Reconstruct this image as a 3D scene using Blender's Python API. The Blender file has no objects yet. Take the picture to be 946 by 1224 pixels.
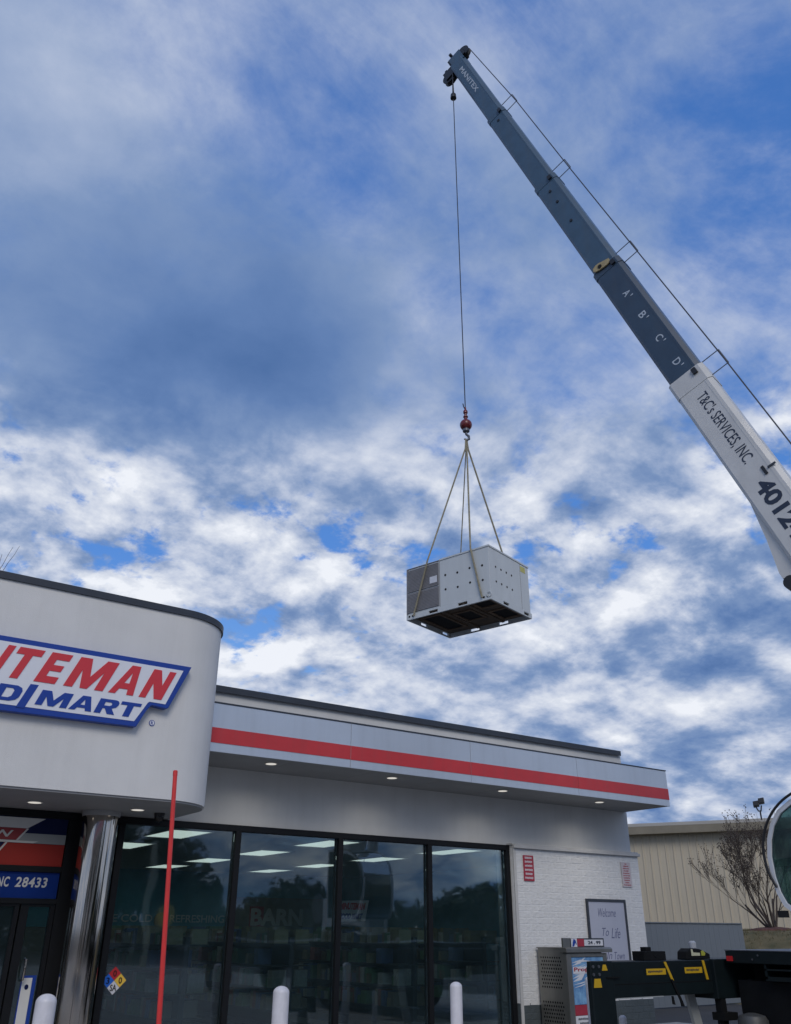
import bpy, math, random
from mathutils import Vector, Matrix
random.seed(7)
S = bpy.context.scene
C = S.collection
R_ = math.radians

# ------------------------------------------------------------------ camera
cam_d = bpy.data.cameras.new('camera')
cam = bpy.data.objects.new('camera', cam_d)
C.objects.link(cam)
Rt = Vector((0.81909741, -0.57363963, 0.00412384))
Up = Vector((-0.25678646, -0.360217, 0.89683021))
Fw = Vector((0.51297188, 0.73565025, 0.4423557))
m = Matrix.Identity(4)
for i in range(3):
    m[i][0], m[i][1], m[i][2] = Rt[i], Up[i], -Fw[i]
m[2][3] = 1.6
cam.matrix_world = m
cam_d.sensor_fit = 'VERTICAL'
cam_d.sensor_height = 36.0
cam_d.lens = 36.0 * 1014.45 / 1224.0
cam_d.clip_start = 0.05
cam_d.clip_end = 3000
S.camera = cam

# ------------------------------------------------------------------ exposure
S.view_settings.view_transform = 'Standard'
S.view_settings.look = 'None'
S.view_settings.exposure = 0.3
S.view_settings.gamma = 1.0
S.render.engine = 'CYCLES'
S.cycles.max_bounces = 8
S.cycles.transparent_max_bounces = 16

# ------------------------------------------------------------------ sun
SUN_AZ, SUN_EL = R_(205), R_(38)          # azimuth clockwise from +Y: behind the camera, veiled by cloud
sd = Vector((math.sin(SUN_AZ) * math.cos(SUN_EL), math.cos(SUN_AZ) * math.cos(SUN_EL), math.sin(SUN_EL)))
sun_d = bpy.data.lights.new('sun', 'SUN')
sun_d.energy = 1.05
sun_d.angle = R_(25)
sun_d.color = (1.0, 0.93, 0.84)
sun = bpy.data.objects.new('sun', sun_d)
sun.rotation_euler = sd.to_track_quat('Z', 'Y').to_euler()
sun.location = (0, 0, 60)
C.objects.link(sun)

# ------------------------------------------------------------------ sky
W = bpy.data.worlds.new('World')
S.world = W
W.use_nodes = True
nt = W.node_tree
nt.nodes.clear()


def N(t, **kw):
    n = nt.nodes.new(t)
    for k, v in kw.items():
        setattr(n, k, v)
    return n


def L(a, b):
    nt.links.new(a, b)


def Mth(op, a, b=None, clamp=False):
    n = N('ShaderNodeMath', operation=op)
    n.use_clamp = clamp
    for i, v in enumerate((a, b)):
        if v is None:
            continue
        if isinstance(v, (int, float)):
            n.inputs[i].default_value = v
        else:
            L(v, n.inputs[i])
    return n.outputs[0]


tc = N('ShaderNodeTexCoord')
nrm = N('ShaderNodeVectorMath', operation='NORMALIZE')
L(tc.outputs['Generated'], nrm.inputs[0])
Dv = nrm.outputs[0]
sep = N('ShaderNodeSeparateXYZ')
L(Dv, sep.inputs[0])
zc = Mth('ADD', Mth('MAXIMUM', sep.outputs['Z'], 0.0), 0.32)
cmb = N('ShaderNodeCombineXYZ')
L(Mth('DIVIDE', sep.outputs['X'], zc), cmb.inputs[0])
L(Mth('DIVIDE', sep.outputs['Y'], zc), cmb.inputs[1])
Pv = cmb.outputs[0]


def noise(scale, detail, rough, dist, off, stretch=None, rot=0):
    mp = N('ShaderNodeMapping')
    mp.inputs['Location'].default_value = off
    if stretch:
        mp.inputs['Scale'].default_value = stretch
    mp.inputs['Rotation'].default_value = (0, 0, rot)
    L(Pv, mp.inputs[0])
    n = N('ShaderNodeTexNoise')
    n.inputs['Scale'].default_value = scale
    n.inputs['Detail'].default_value = detail
    n.inputs['Roughness'].default_value = rough
    n.inputs['Distortion'].default_value = dist
    L(mp.outputs[0], n.inputs['Vector'])
    return Mth('SUBTRACT', n.outputs['Fac'], 0.5)


def lobes(items):
    """a sum of soft patches of cloud, each round a direction in the sky"""
    tot = None
    for (d, rad, amp) in items:
        v = N('ShaderNodeVectorMath', operation='DOT_PRODUCT')
        L(Dv, v.inputs[0])
        v.inputs[1].default_value = Vector(d).normalized()
        k = 1.0 / (1 - math.cos(R_(rad)))
        e = Mth('EXPONENT', Mth('MULTIPLY', Mth('SUBTRACT', v.outputs['Value'], 1.0), k))
        e = Mth('MULTIPLY', e, amp)
        tot = e if tot is None else Mth('ADD', tot, e)
    return tot


def ramp(fac, stops, interp='LINEAR'):
    r = N('ShaderNodeValToRGB')
    r.color_ramp.interpolation = interp
    el = r.color_ramp.elements
    while len(el) > 1:
        el.remove(el[-1])
    el[0].position, el[0].color = stops[0][0], (*stops[0][1], 1)
    for p, c in stops[1:]:
        e = el.new(p)
        e.color = (*c, 1)
    L(fac, r.inputs[0])
    return r.outputs['Color']


def add(*xs):
    t = xs[0]
    for x in xs[1:]:
        t = Mth('ADD', t, x)
    return t


big = noise(1.3, 4, 0.5, 0.2, (3.1, 1.7, 0))
puff = noise(6.0, 9, 0.58, 0.15, (0.4, 5.2, 0))
pufu = noise(6.0, 9, 0.58, 0.15, (0.4, 5.2, 0), (0.94, 0.94, 1))     # the same heaps a step towards the zenith
fine = noise(15.0, 7, 0.62, 0.2, (7.4, 2.2, 0))
strk = noise(3.6, 8, 0.62, 0.5, (1.3, 8.8, 0), (0.72, 1.15, 1), R_(-25))
soft = noise(2.8, 4, 0.45, 0.1, (4.2, 0.9, 0))
relief = Mth('SUBTRACT', puff, pufu)
# how high the direction looks: veils and streaks up high, heaped puffs low down
hi = N('ShaderNodeMapRange', interpolation_type='SMOOTHSTEP')
hi.inputs['From Min'].default_value = 0.42
hi.inputs['From Max'].default_value = 0.60
L(sep.outputs['Z'], hi.inputs['Value'])
hi = hi.outputs[0]
lo = Mth('SUBTRACT', 1.0, hi)
bank = N('ShaderNodeMapRange', interpolation_type='SMOOTHSTEP')      # low down the heaps close up into flat layered banks
bank.inputs['From Min'].default_value = 0.34
bank.inputs['From Max'].default_value = 0.20
L(sep.outputs['Z'], bank.inputs['Value'])
bank = bank.outputs[0]
cover = add(Mth('MULTIPLY', big, 0.25),
            Mth('MULTIPLY', puff, Mth('ADD', Mth('MULTIPLY', lo, 1.35), 0.25)),
            Mth('MULTIPLY', fine, Mth('ADD', Mth('MULTIPLY', lo, 0.62), 0.25)),
            Mth('MULTIPLY', strk, Mth('MULTIPLY', hi, 0.85)),
            Mth('MULTIPLY', soft, Mth('MULTIPLY', hi, 0.45)),
            lobes([((0.343, 0.733, 0.588), 9, 0.30), ((0.146, 0.802, 0.579), 9, 0.32), ((0.24, 0.79, 0.56), 6, 0.12), ((0.22, 0.671, 0.708), 8, 0.0),
                   ((0.366, 0.578, 0.729), 4, -0.07), ((0.23, 0.63, 0.745), 7, -0.04), ((0.12, 0.73, 0.67), 5, -0.05), ((0.30, 0.66, 0.69), 5, 0.02), ((0.015, 0.672, 0.741), 6, 0.26), ((0.152, 0.582, 0.799), 5, 0.10),
                   ((0.66, 0.566, 0.494), 8, 0.10), ((0.76, 0.54, 0.345), 5.5, 0.30), ((0.80, 0.48, 0.36), 4.5, 0.26),
                   ((0.80, 0.46, 0.405), 2.6, -0.42), ((0.725, 0.565, 0.40), 3, -0.40), ((0.645, 0.643, 0.41), 3, -0.22), ((0.36, 0.87, 0.33), 4, -0.02), ((0.22, 0.87, 0.44), 3, -0.12),
                   ((0.655, 0.727, 0.207), 14, 0.26), ((0.814, 0.544, 0.204), 12, 0.22), ((0.55, 0.22, 0.80), 6, -0.16), ((0.66, 0.26, 0.71), 6, -0.16)]))
cover = add(cover, 0.56, Mth('MULTIPLY', bank, 0.10), Mth('MULTIPLY', Mth('MULTIPLY', puff, bank), -0.55), Mth('MULTIPLY', Mth('MULTIPLY', fine, bank), -0.2), Mth('MULTIPLY', hi, -0.03))
fac = N('ShaderNodeMapRange', interpolation_type='SMOOTHSTEP')
L(Mth('ADD', Mth('MULTIPLY', hi, -0.12), 0.40), fac.inputs['From Min'])
L(Mth('ADD', Mth('MULTIPLY', hi, 0.14), 0.62), fac.inputs['From Max'])
L(cover, fac.inputs['Value'])
# how thick the cloud is: thin edges and tops white, thick middles and undersides blue grey
thick = add(Mth('MULTIPLY', cover, 0.55), Mth('MULTIPLY', relief, Mth('ADD', Mth('MULTIPLY', lo, -2.0), Mth('ADD', Mth('MULTIPLY', bank, 0.5), -0.3))),
            Mth('MULTIPLY', soft, 0.75), Mth('MULTIPLY', hi, 0.06), Mth('MULTIPLY', strk, Mth('MULTIPLY', hi, -0.35)), Mth('MULTIPLY', big, 0.2), Mth('MULTIPLY', fine, -0.25), 0.07,
            lobes([((0.146, 0.802, 0.579), 9, 0.17), ((0.22, 0.671, 0.708), 11, 0.06), ((0.26, 0.63, 0.73), 8, 0.10), ((0.343, 0.70, 0.62), 8, 0.08),
                   ((0.015, 0.672, 0.741), 6, -0.26), ((0.152, 0.582, 0.799), 6, -0.12), ((0.30, 0.75, 0.56), 8, 0.10),
                   ((0.66, 0.566, 0.494), 9, -0.08), ((0.76, 0.54, 0.385), 4, -0.20), ((0.355, 0.83, 0.44), 9, -0.14),
                   ((0.814, 0.544, 0.204), 9, -0.08), ((0.72, 0.63, 0.30), 9, -0.10), ((0.655, 0.727, 0.207), 12, -0.06), ((0.432, 0.858, 0.277), 7, -0.14),
                   ((0.783, 0.61, 0.123), 5, -0.08)]))
K = 10.0
cl = ramp(thick, [(0.0, (0.70, 0.725, 0.78)), (0.12, (0.58, 0.615, 0.69)), (0.28, (0.44, 0.49, 0.605)), (0.44, (0.275, 0.345, 0.50)), (0.59, (0.165, 0.245, 0.42)), (0.80, (0.098, 0.175, 0.36)), (1.0, (0.062, 0.130, 0.30))])
clm = N('ShaderNodeVectorMath', operation='SCALE')
L(cl, clm.inputs[0])
clm.inputs['Scale'].default_value = K
sky = N('ShaderNodeTexSky', sky_type='NISHITA')
sky.sun_disc = False
sky.sun_elevation = SUN_EL
sky.sun_rotation = SUN_AZ
sky.air_density = 1.0
sky.dust_density = 0.6
sky.ozone_density = 2.5
mix = N('ShaderNodeMix', data_type='RGBA')
L(fac.outputs[0], mix.inputs['Factor'])
clear = ramp(sep.outputs['Z'], [(0.0, (0.42, 0.55, 0.78)), (0.14, (0.17, 0.37, 0.74)), (0.38, (0.058, 0.205, 0.60)), (0.62, (0.042, 0.155, 0.48)), (1.0, (0.036, 0.13, 0.42))])
clk = N('ShaderNodeVectorMath', operation='SCALE')
L(clear, clk.inputs[0])
clk.inputs['Scale'].default_value = K
cmx = N('ShaderNodeMix', data_type='RGBA')
cmx.inputs['Factor'].default_value = 0.75
L(sky.outputs[0], cmx.inputs[6])
L(clk.outputs[0], cmx.inputs[7])
L(cmx.outputs[2], mix.inputs[6])
L(clm.outputs[0], mix.inputs[7])
bg = N('ShaderNodeBackground')
bg.inputs['Strength'].default_value = 0.1
L(mix.outputs[2], bg.inputs['Color'])
wo = N('ShaderNodeOutputWorld')
L(bg.outputs[0], wo.inputs['Surface'])
W.cycles.sampling_method = 'MANUAL'
W.cycles.sample_map_resolution = 512


# ------------------------------------------------------------------ materials
MATS = {}


def mat(name, col, rough=0.6, metal=0.0, var=0.0, vscale=3.0, bump=0.0, bscale=40.0, spec=0.5, emit=None, col2=None, aniso=None, coat=0.0, streak=False, dirt=0.0):
    if name in MATS:
        return MATS[name]
    mt = bpy.data.materials.new(name)
    mt.use_nodes = True
    t = mt.node_tree
    b = t.nodes['Principled BSDF']
    b.inputs['Base Color'].default_value = (*col, 1)
    b.inputs['Roughness'].default_value = rough
    b.inputs['Metallic'].default_value = metal
    b.inputs['Specular IOR Level'].default_value = spec
    b.inputs['Coat Weight'].default_value = coat
    tcn = t.nodes.new('ShaderNodeTexCoord')
    src = tcn.outputs['Object']
    if streak:
        mp = t.nodes.new('ShaderNodeMapping')
        mp.inputs['Scale'].default_value = (1, 1, 0.12)
        t.links.new(src, mp.inputs[0])
        src_v = mp.outputs[0]
    else:
        src_v = src
    if var or col2:
        n = t.nodes.new('ShaderNodeTexNoise')
        n.inputs['Scale'].default_value = vscale
        n.inputs['Detail'].default_value = 7
        n.inputs['Roughness'].default_value = 0.6
        t.links.new(src_v, n.inputs['Vector'])
        r = t.nodes.new('ShaderNodeValToRGB')
        c2 = col2 or tuple(max(0, c * (1 - var)) for c in col)
        r.color_ramp.elements[0].position = 0.35
        r.color_ramp.elements[1].position = 0.68
        r.color_ramp.elements[0].color = (*c2, 1)
        r.color_ramp.elements[1].color = (*col, 1)
        t.links.new(n.outputs['Fac'], r.inputs[0])
        t.links.new(r.outputs[0], b.inputs['Base Color'])
        mr = t.nodes.new('ShaderNodeMapRange')
        mr.inputs['To Min'].default_value = min(1, rough * 1.15)
        mr.inputs['To Max'].default_value = rough * 0.85
        t.links.new(n.outputs['Fac'], mr.inputs['Value'])
        t.links.new(mr.outputs[0], b.inputs['Roughness'])
    if dirt:
        base = b.inputs['Base Color']
        md = t.nodes.new('ShaderNodeMapping')
        md.inputs['Scale'].default_value = (5.0, 5.0, 0.35)
        t.links.new(src, md.inputs[0])
        nd = t.nodes.new('ShaderNodeTexNoise')
        nd.inputs['Scale'].default_value = 1.0
        nd.inputs['Detail'].default_value = 8
        nd.inputs['Roughness'].default_value = 0.65
        t.links.new(md.outputs[0], nd.inputs['Vector'])
        rd = t.nodes.new('ShaderNodeMapRange')
        rd.inputs['From Min'].default_value = 0.45
        rd.inputs['From Max'].default_value = 0.80
        rd.inputs['To Max'].default_value = dirt
        t.links.new(nd.outputs['Fac'], rd.inputs['Value'])
        xd = t.nodes.new('ShaderNodeMix')
        xd.data_type = 'RGBA'
        t.links.new(rd.outputs[0], xd.inputs['Factor'])
        if base.is_linked:
            t.links.new(base.links[0].from_socket, xd.inputs[6])
        else:
            xd.inputs[6].default_value = (*col, 1)
        xd.inputs[7].default_value = (0.10, 0.09, 0.075, 1)
        t.links.new(xd.outputs[2], base)
    if bump:
        n2 = t.nodes.new('ShaderNodeTexNoise')
        n2.inputs['Scale'].default_value = bscale
        n2.inputs['Detail'].default_value = 5
        t.links.new(src, n2.inputs['Vector'])
        bp = t.nodes.new('ShaderNodeBump')
        bp.inputs['Strength'].default_value = bump
        bp.inputs['Distance'].default_value = 0.01
        t.links.new(n2.outputs['Fac'], bp.inputs['Height'])
        t.links.new(bp.outputs[0], b.inputs['Normal'])
    if emit:
        b.inputs['Emission Color'].default_value = (*emit[0], 1)
        b.inputs['Emission Strength'].default_value = emit[1]
    MATS[name] = mt
    return mt


def glass_mat(name, tint, refl, haze_film=0.03):
    mt = bpy.data.materials.new(name)
    mt.use_nodes = True
    t = mt.node_tree
    t.nodes.clear()
    o = t.nodes.new('ShaderNodeOutputMaterial')
    tr = t.nodes.new('ShaderNodeBsdfTransparent')
    tr.inputs[0].default_value = (*tint, 1)
    gl = t.nodes.new('ShaderNodeBsdfGlossy')
    gl.inputs['Roughness'].default_value = 0.025
    gl.inputs['Color'].default_value = (0.93, 0.97, 1, 1)
    # float glass is never quite flat
    tcn = t.nodes.new('ShaderNodeTexCoord')
    n = t.nodes.new('ShaderNodeTexNoise')
    n.inputs['Scale'].default_value = 0.9
    n.inputs['Detail'].default_value = 1
    t.links.new(tcn.outputs['Object'], n.inputs['Vector'])
    bp = t.nodes.new('ShaderNodeBump')
    bp.inputs['Strength'].default_value = 0.25
    bp.inputs['Distance'].default_value = 0.02
    t.links.new(n.outputs['Fac'], bp.inputs['Height'])
    t.links.new(bp.outputs[0], gl.inputs['Normal'])
    lw = t.nodes.new('ShaderNodeFresnel')
    lw.inputs['IOR'].default_value = 1.5
    mr = t.nodes.new('ShaderNodeMapRange')
    mr.inputs['From Min'].default_value = 0.04
    mr.inputs['From Max'].default_value = 1
    mr.inputs['To Min'].default_value = refl
    mr.inputs['To Max'].default_value = 1
    t.links.new(lw.outputs[0], mr.inputs['Value'])
    mx = t.nodes.new('ShaderNodeMixShader')
    t.links.new(mr.outputs[0], mx.inputs[0])
    t.links.new(tr.outputs[0], mx.inputs[1])
    t.links.new(gl.outputs[0], mx.inputs[2])
    df = t.nodes.new('ShaderNodeBsdfDiffuse')  # teal diffuse film stands in for reflection haze as well as dust
    df.inputs[0].default_value = (0.24, 0.40, 0.46, 1)
    n3 = t.nodes.new('ShaderNodeTexNoise')
    n3.inputs['Scale'].default_value = 1.6
    n3.inputs['Detail'].default_value = 6
    t.links.new(tcn.outputs['Object'], n3.inputs['Vector'])
    m3 = t.nodes.new('ShaderNodeMapRange')
    m3.inputs['From Min'].default_value = 0.3
    m3.inputs['From Max'].default_value = 0.75
    m3.inputs['To Min'].default_value = haze_film * 0.4
    m3.inputs['To Max'].default_value = haze_film * 1.5
    t.links.new(n3.outputs['Fac'], m3.inputs['Value'])
    mx2 = t.nodes.new('ShaderNodeMixShader')
    t.links.new(m3.outputs[0], mx2.inputs[0])
    t.links.new(mx.outputs[0], mx2.inputs[1])
    t.links.new(df.outputs[0], mx2.inputs[2])
    t.links.new(mx2.outputs[0], o.inputs['Surface'])
    MATS[name] = mt
    return mt


M_stucco = mat('white_stucco', (0.70, 0.69, 0.66), 0.85, var=0.07, vscale=1.3, bump=0.25, bscale=120, dirt=0.09)
M_wall = mat('grey_white_wall', (0.64, 0.64, 0.62), 0.85, var=0.08, vscale=1.6, bump=0.2, bscale=110, dirt=0.08)
M_brick = mat('white_painted_brick', (0.70, 0.705, 0.70), 0.75, var=0.16, vscale=7, bump=1.0, bscale=38, dirt=0.15)
M_mortar = mat('white_painted_mortar', (0.70, 0.71, 0.71), 0.85, var=0.12, vscale=6, bump=0.6, bscale=80)
M_greyb = mat('grey_painted_brick', (0.065, 0.082, 0.090), 0.7, var=0.15, vscale=8, bump=0.8, bscale=55)
M_cap = mat('dark_metal_coping', (0.035, 0.042, 0.055), 0.45, var=0.2, vscale=4)
M_fascia = mat('silver_composite_panel', (0.60, 0.63, 0.66), 0.34, 0.65, var=0.06, vscale=1.2, dirt=0.1)
M_red = mat('red_vinyl_band', (0.56, 0.035, 0.04), 0.4, var=0.12, vscale=2, dirt=0.2)
M_soffit = mat('grey_metal_soffit', (0.30, 0.30, 0.30), 0.6, var=0.1, vscale=2)
M_trim = mat('pale_grey_trim', (0.50, 0.50, 0.49), 0.6, var=0.12, vscale=5)
M_frame = mat('black_window_frame', (0.008, 0.009, 0.011), 0.5, 0.0, var=0.2, vscale=5, spec=0.2)
M_glass = glass_mat('tinted_window_glass', (0.66, 0.77, 0.80), 0.075, 0.03)
M_cabglass = glass_mat('green_cab_glass', (0.42, 0.56, 0.54), 0.07)
M_chrome = mat('polished_steel', (0.55, 0.50, 0.44), 0.07, 1.0, var=0.18, vscale=14, streak=True)
M_sblue = mat('sign_blue', (0.006, 0.045, 0.30), 0.35, var=0.08, vscale=3)
M_swhite = mat('sign_white', (0.74, 0.75, 0.78), 0.4, var=0.04, vscale=3)
M_sred = mat('sign_red', (0.62, 0.035, 0.045), 0.38, var=0.06, vscale=3)
M_lamp = mat('lamp_lens', (0.8, 0.8, 0.75), 0.5, emit=((1.0, 0.94, 0.84), 0.45))
M_lightp = mat('ceiling_light_diffuser', (0.8, 0.8, 0.8), 0.5, emit=((1.0, 0.94, 0.80), 0.85))
M_black = mat('black_plastic', (0.012, 0.012, 0.013), 0.45, var=0.2, vscale=8)
M_bollard = mat('white_bollard_cover', (0.72, 0.71, 0.74), 0.42, var=0.16, vscale=7, dirt=0.3)
M_poleR = mat('red_fibreglass', (0.74, 0.045, 0.04), 0.4, var=0.15, vscale=9)
M_boomB = mat('boom_blue_grey', (0.045, 0.095, 0.15), 0.42, var=0.22, vscale=2.2, coat=0.1, dirt=0.3)
M_boomD = mat('boom_dark_blue', (0.030, 0.058, 0.095), 0.42, var=0.22, vscale=2.2, coat=0.1, dirt=0.2)
M_boomW = mat('boom_white', (0.58, 0.58, 0.56), 0.45, var=0.10, vscale=1.8, coat=0.1, dirt=0.12)
M_ink = mat('navy_lettering', (0.015, 0.025, 0.05), 0.5)
M_inkw = mat('white_lettering', (0.42, 0.47, 0.52), 0.5)
M_steel = mat('dull_steel', (0.16, 0.17, 0.19), 0.45, 0.7, var=0.25, vscale=8)
M_rope = mat('wire_rope', (0.055, 0.06, 0.075), 0.55, 0.4)
M_ballr = mat('worn_red_paint', (0.17, 0.010, 0.008), 0.38, var=0.4, vscale=9, coat=0.2)
M_sling = mat('tan_webbing', (0.33, 0.30, 0.21), 0.85, var=0.35, vscale=14)
M_acw = mat('unit_pale_grey', (0.55, 0.58, 0.58), 0.45, var=0.06, vscale=2, dirt=0.12)
M_acd = mat('condenser_fin_grey', (0.21, 0.205, 0.21), 0.6, var=0.15, vscale=5)
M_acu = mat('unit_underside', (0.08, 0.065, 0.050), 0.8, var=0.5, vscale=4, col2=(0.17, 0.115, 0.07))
M_hole = mat('dark_recess', (0.006, 0.006, 0.007), 0.9)
M_yel = mat('yellow_sticker', (0.55, 0.34, 0.015), 0.45, var=0.12, vscale=12)
M_tgreen = mat('dark_green_truck_paint', (0.006, 0.012, 0.014), 0.5, var=0.35, vscale=4, spec=0.25)
M_tblack = mat('black_underframe', (0.006, 0.007, 0.008), 0.75, var=0.3, vscale=5, spec=0.2)  # near-black with slight mottling, for the underframe and small fittings
M_rubber = mat('tyre_rubber', (0.012, 0.012, 0.012), 0.85, bump=0.4, bscale=60)
M_cabw = mat('cab_white_paint', (0.66, 0.68, 0.70), 0.35, var=0.06, vscale=4, coat=0.2)
M_stain = mat('brushed_stainless', (0.27, 0.265, 0.245), 0.36, 0.8, var=0.18, vscale=3, dirt=0.3)
M_beige = mat('beige_metal_siding', (0.54, 0.48, 0.37), 0.6, var=0.10, vscale=0.8, streak=True, dirt=0.3)
M_beiged = mat('tan_gutter', (0.27, 0.24, 0.18), 0.55, var=0.15, vscale=2)
M_roofm = mat('pale_metal_roof', (0.52, 0.50, 0.46), 0.5, var=0.1, vscale=1)
M_fence = mat('grey_fence_paint', (0.16, 0.185, 0.21), 0.6, var=0.14, vscale=2, streak=True, dirt=0.2)
M_asph = mat('asphalt', (0.055, 0.055, 0.056), 0.9, var=0.3, vscale=0.6, bump=0.6, bscale=90)
M_conc = mat('concrete_walk', (0.34, 0.33, 0.31), 0.9, var=0.15, vscale=1.5, bump=0.4, bscale=70)
M_grass = mat('dormant_grass', (0.16, 0.125, 0.06), 0.95, var=0.4, vscale=2.5, col2=(0.075, 0.07, 0.03), bump=0.8, bscale=25)
M_mulch = mat('red_brown_mulch', (0.13, 0.055, 0.045), 0.95, var=0.4, vscale=7, bump=1.0, bscale=30)
M_bark = mat('grey_brown_bark', (0.09, 0.07, 0.058), 0.9, var=0.3, vscale=6)
M_leaf = mat('evergreen_leaf', (0.045, 0.065, 0.022), 0.8, var=0.45, vscale=1.2)
M_in_wall = mat('store_inside_blue', (0.07, 0.30, 0.42), 0.7, var=0.1, vscale=2)
M_in_wall2 = mat('store_inside_grey', (0.20, 0.20, 0.18), 0.8, var=0.15, vscale=2)
M_in_floor = mat('store_floor_tile', (0.20, 0.19, 0.17), 0.35, var=0.15, vscale=3)
M_in_ceil = mat('store_ceiling_tile', (0.42, 0.43, 0.43), 0.9, var=0.08, vscale=5)
M_shelf = mat('shelf_dark_metal', (0.035, 0.036, 0.04), 0.5, var=0.2, vscale=5)
GOODS = [mat('goods_' + n, c, 0.5, var=0.2, vscale=14) for n, c in
         (('red', (0.34, 0.08, 0.06)), ('yellow', (0.30, 0.26, 0.14)), ('blue', (0.10, 0.15, 0.30)), ('green', (0.12, 0.24, 0.12)), ('white', (0.55, 0.55, 0.52)), ('brown', (0.20, 0.15, 0.10)))]
M_poster = mat('pale_poster_board', (0.40, 0.42, 0.50), 0.35, var=0.05, vscale=4)
M_posterink = mat('blue_script_ink', (0.10, 0.11, 0.20), 0.5)
M_adblue = mat('poster_blue', (0.01, 0.09, 0.30), 0.35, var=0.75, vscale=5, col2=(0.22, 0.42, 0.62))
M_adred = mat('poster_red', (0.36, 0.028, 0.05), 0.4, var=0.15, vscale=12)
M_adwhite = mat('poster_white', (0.62, 0.63, 0.66), 0.4, var=0.06, vscale=8)
M_bandblue = mat('transom_navy', (0.006, 0.012, 0.06), 0.5, spec=0.15)
M_blue2 = mat('transom_blue', (0.004, 0.030, 0.20), 0.5, var=0.1, vscale=2, spec=0.15)
M_bandgrey = mat('transom_grey', (0.30, 0.32, 0.32), 0.5)
M_bandred = mat('reflected_red', (0.34, 0.030, 0.022), 0.5, spec=0.2)
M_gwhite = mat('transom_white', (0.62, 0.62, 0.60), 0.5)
M_gred = mat('reflected_logo_red', (0.28, 0.025, 0.03), 0.5)
M_hazblue = mat('hazard_blue', (0.01, 0.12, 0.55), 0.4)
M_hazred = mat('hazard_red', (0.45, 0.015, 0.02), 0.4)
M_hazyel = mat('hazard_yellow', (0.75, 0.48, 0.06), 0.4)
M_canw = mat('canopy_white', (0.7, 0.7, 0.7), 0.4)


# ------------------------------------------------------------------ mesh helpers (all in world coordinates)
class MB:
    def __init__(s):
        s.v, s.f = [], []

    def add(s, vs, fs):
        o = len(s.v)
        s.v += [tuple(v) for v in vs]
        s.f += [tuple(i + o for i in f) for f in fs]
        return s

    def box(s, x0, x1, y0, y1, z0, z1):
        return s.add([(x0, y0, z0), (x1, y0, z0), (x1, y1, z0), (x0, y1, z0), (x0, y0, z1), (x1, y0, z1), (x1, y1, z1), (x0, y1, z1)],
                     [(0, 3, 2, 1), (4, 5, 6, 7), (0, 1, 5, 4), (1, 2, 6, 5), (2, 3, 7, 6), (3, 0, 4, 7)])

    def obox(s, o, ax, ay, az):
        """box from a corner and three edge vectors (right handed)"""
        o, ax, ay, az = map(Vector, (o, ax, ay, az))
        p = [o, o + ax, o + ax + ay, o + ay]
        p += [q + az for q in p]
        return s.add(p, [(0, 3, 2, 1), (4, 5, 6, 7), (0, 1, 5, 4), (1, 2, 6, 5), (2, 3, 7, 6), (3, 0, 4, 7)])

    def prism(s, poly, ext):
        """poly: list of 3D points, ext: vector; both caps as n-gons"""
        n = len(poly)
        a = [Vector(p) for p in poly]
        e = Vector(ext)
        nn = Vector((0, 0, 0))
        for i in range(n):
            nn += a[i].cross(a[(i + 1) % n])
        if nn.dot(e) > 0:
            a.reverse()
        b = [p + e for p in a]
        # the first cap faces away from ext
        return s.add(a + b, [tuple(range(n)), tuple(range(2 * n - 1, n - 1, -1))] + [(i, i + n, (i + 1) % n + n, (i + 1) % n) for i in range(n)])

    def tube(s, pts, rad, n=8, closed=False, caps=True):
        pts = [Vector(p) for p in pts]
        rs = rad if isinstance(rad, (list, tuple)) else [rad] * len(pts)
        o = len(s.v)
        pn = None
        K = len(pts)
        for i, p in enumerate(pts):
            if closed:
                d = pts[(i + 1) % K] - pts[i - 1]
            else:
                d = pts[min(i + 1, K - 1)] - pts[max(i - 1, 0)]
            d = d.normalized() if d.length > 1e-9 else Vector((0, 0, 1))
            if pn is None:
                a = Vector((0, 0, 1)) if abs(d.z) < 0.9 else Vector((1, 0, 0))
                pn = (a - d * a.dot(d)).normalized()
            else:
                pn = pn - d * pn.dot(d)
                pn = pn.normalized() if pn.length > 1e-6 else d.orthogonal().normalized()
            q = d.cross(pn)
            for k in range(n):
                t = 2 * math.pi * k / n
                s.v.append(tuple(p + (pn * math.cos(t) + q * math.sin(t)) * rs[i]))
        for i in range(K if closed else K - 1):
            j = (i + 1) % K
            for k in range(n):
                k2 = (k + 1) % n
                s.f.append((o + i * n + k, o + i * n + k2, o + j * n + k2, o + j * n + k))
        if caps and not closed:
            s.f.append(tuple(o + k for k in range(n - 1, -1, -1)))
            s.f.append(tuple(o + (K - 1) * n + k for k in range(n)))
        return s

    def lathe(s, prof, c, axis=(0, 0, 1), n=24):
        """prof: list of (radius, height along axis)"""
        ax = Vector(axis).normalized()
        u = ax.orthogonal().normalized()
        w = ax.cross(u)
        c = Vector(c)
        o = len(s.v)
        for r, h in prof:
            for k in range(n):
                t = 2 * math.pi * k / n
                s.v.append(tuple(c + ax * h + (u * math.cos(t) + w * math.sin(t)) * max(r, 1e-4)))
        for i in range(len(prof) - 1):
            for k in range(n):
                k2 = (k + 1) % n
                s.f.append((o + i * n + k, o + i * n + k2, o + (i + 1) * n + k2, o + (i + 1) * n + k))
        s.f.append(tuple(o + k for k in range(n - 1, -1, -1)))
        s.f.append(tuple(o + (len(prof) - 1) * n + k for k in range(n)))
        return s


def wloc(o):
    p = Vector((0, 0, 0))
    while o is not None:
        p += o.location
        o = o.parent
    return p


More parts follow.
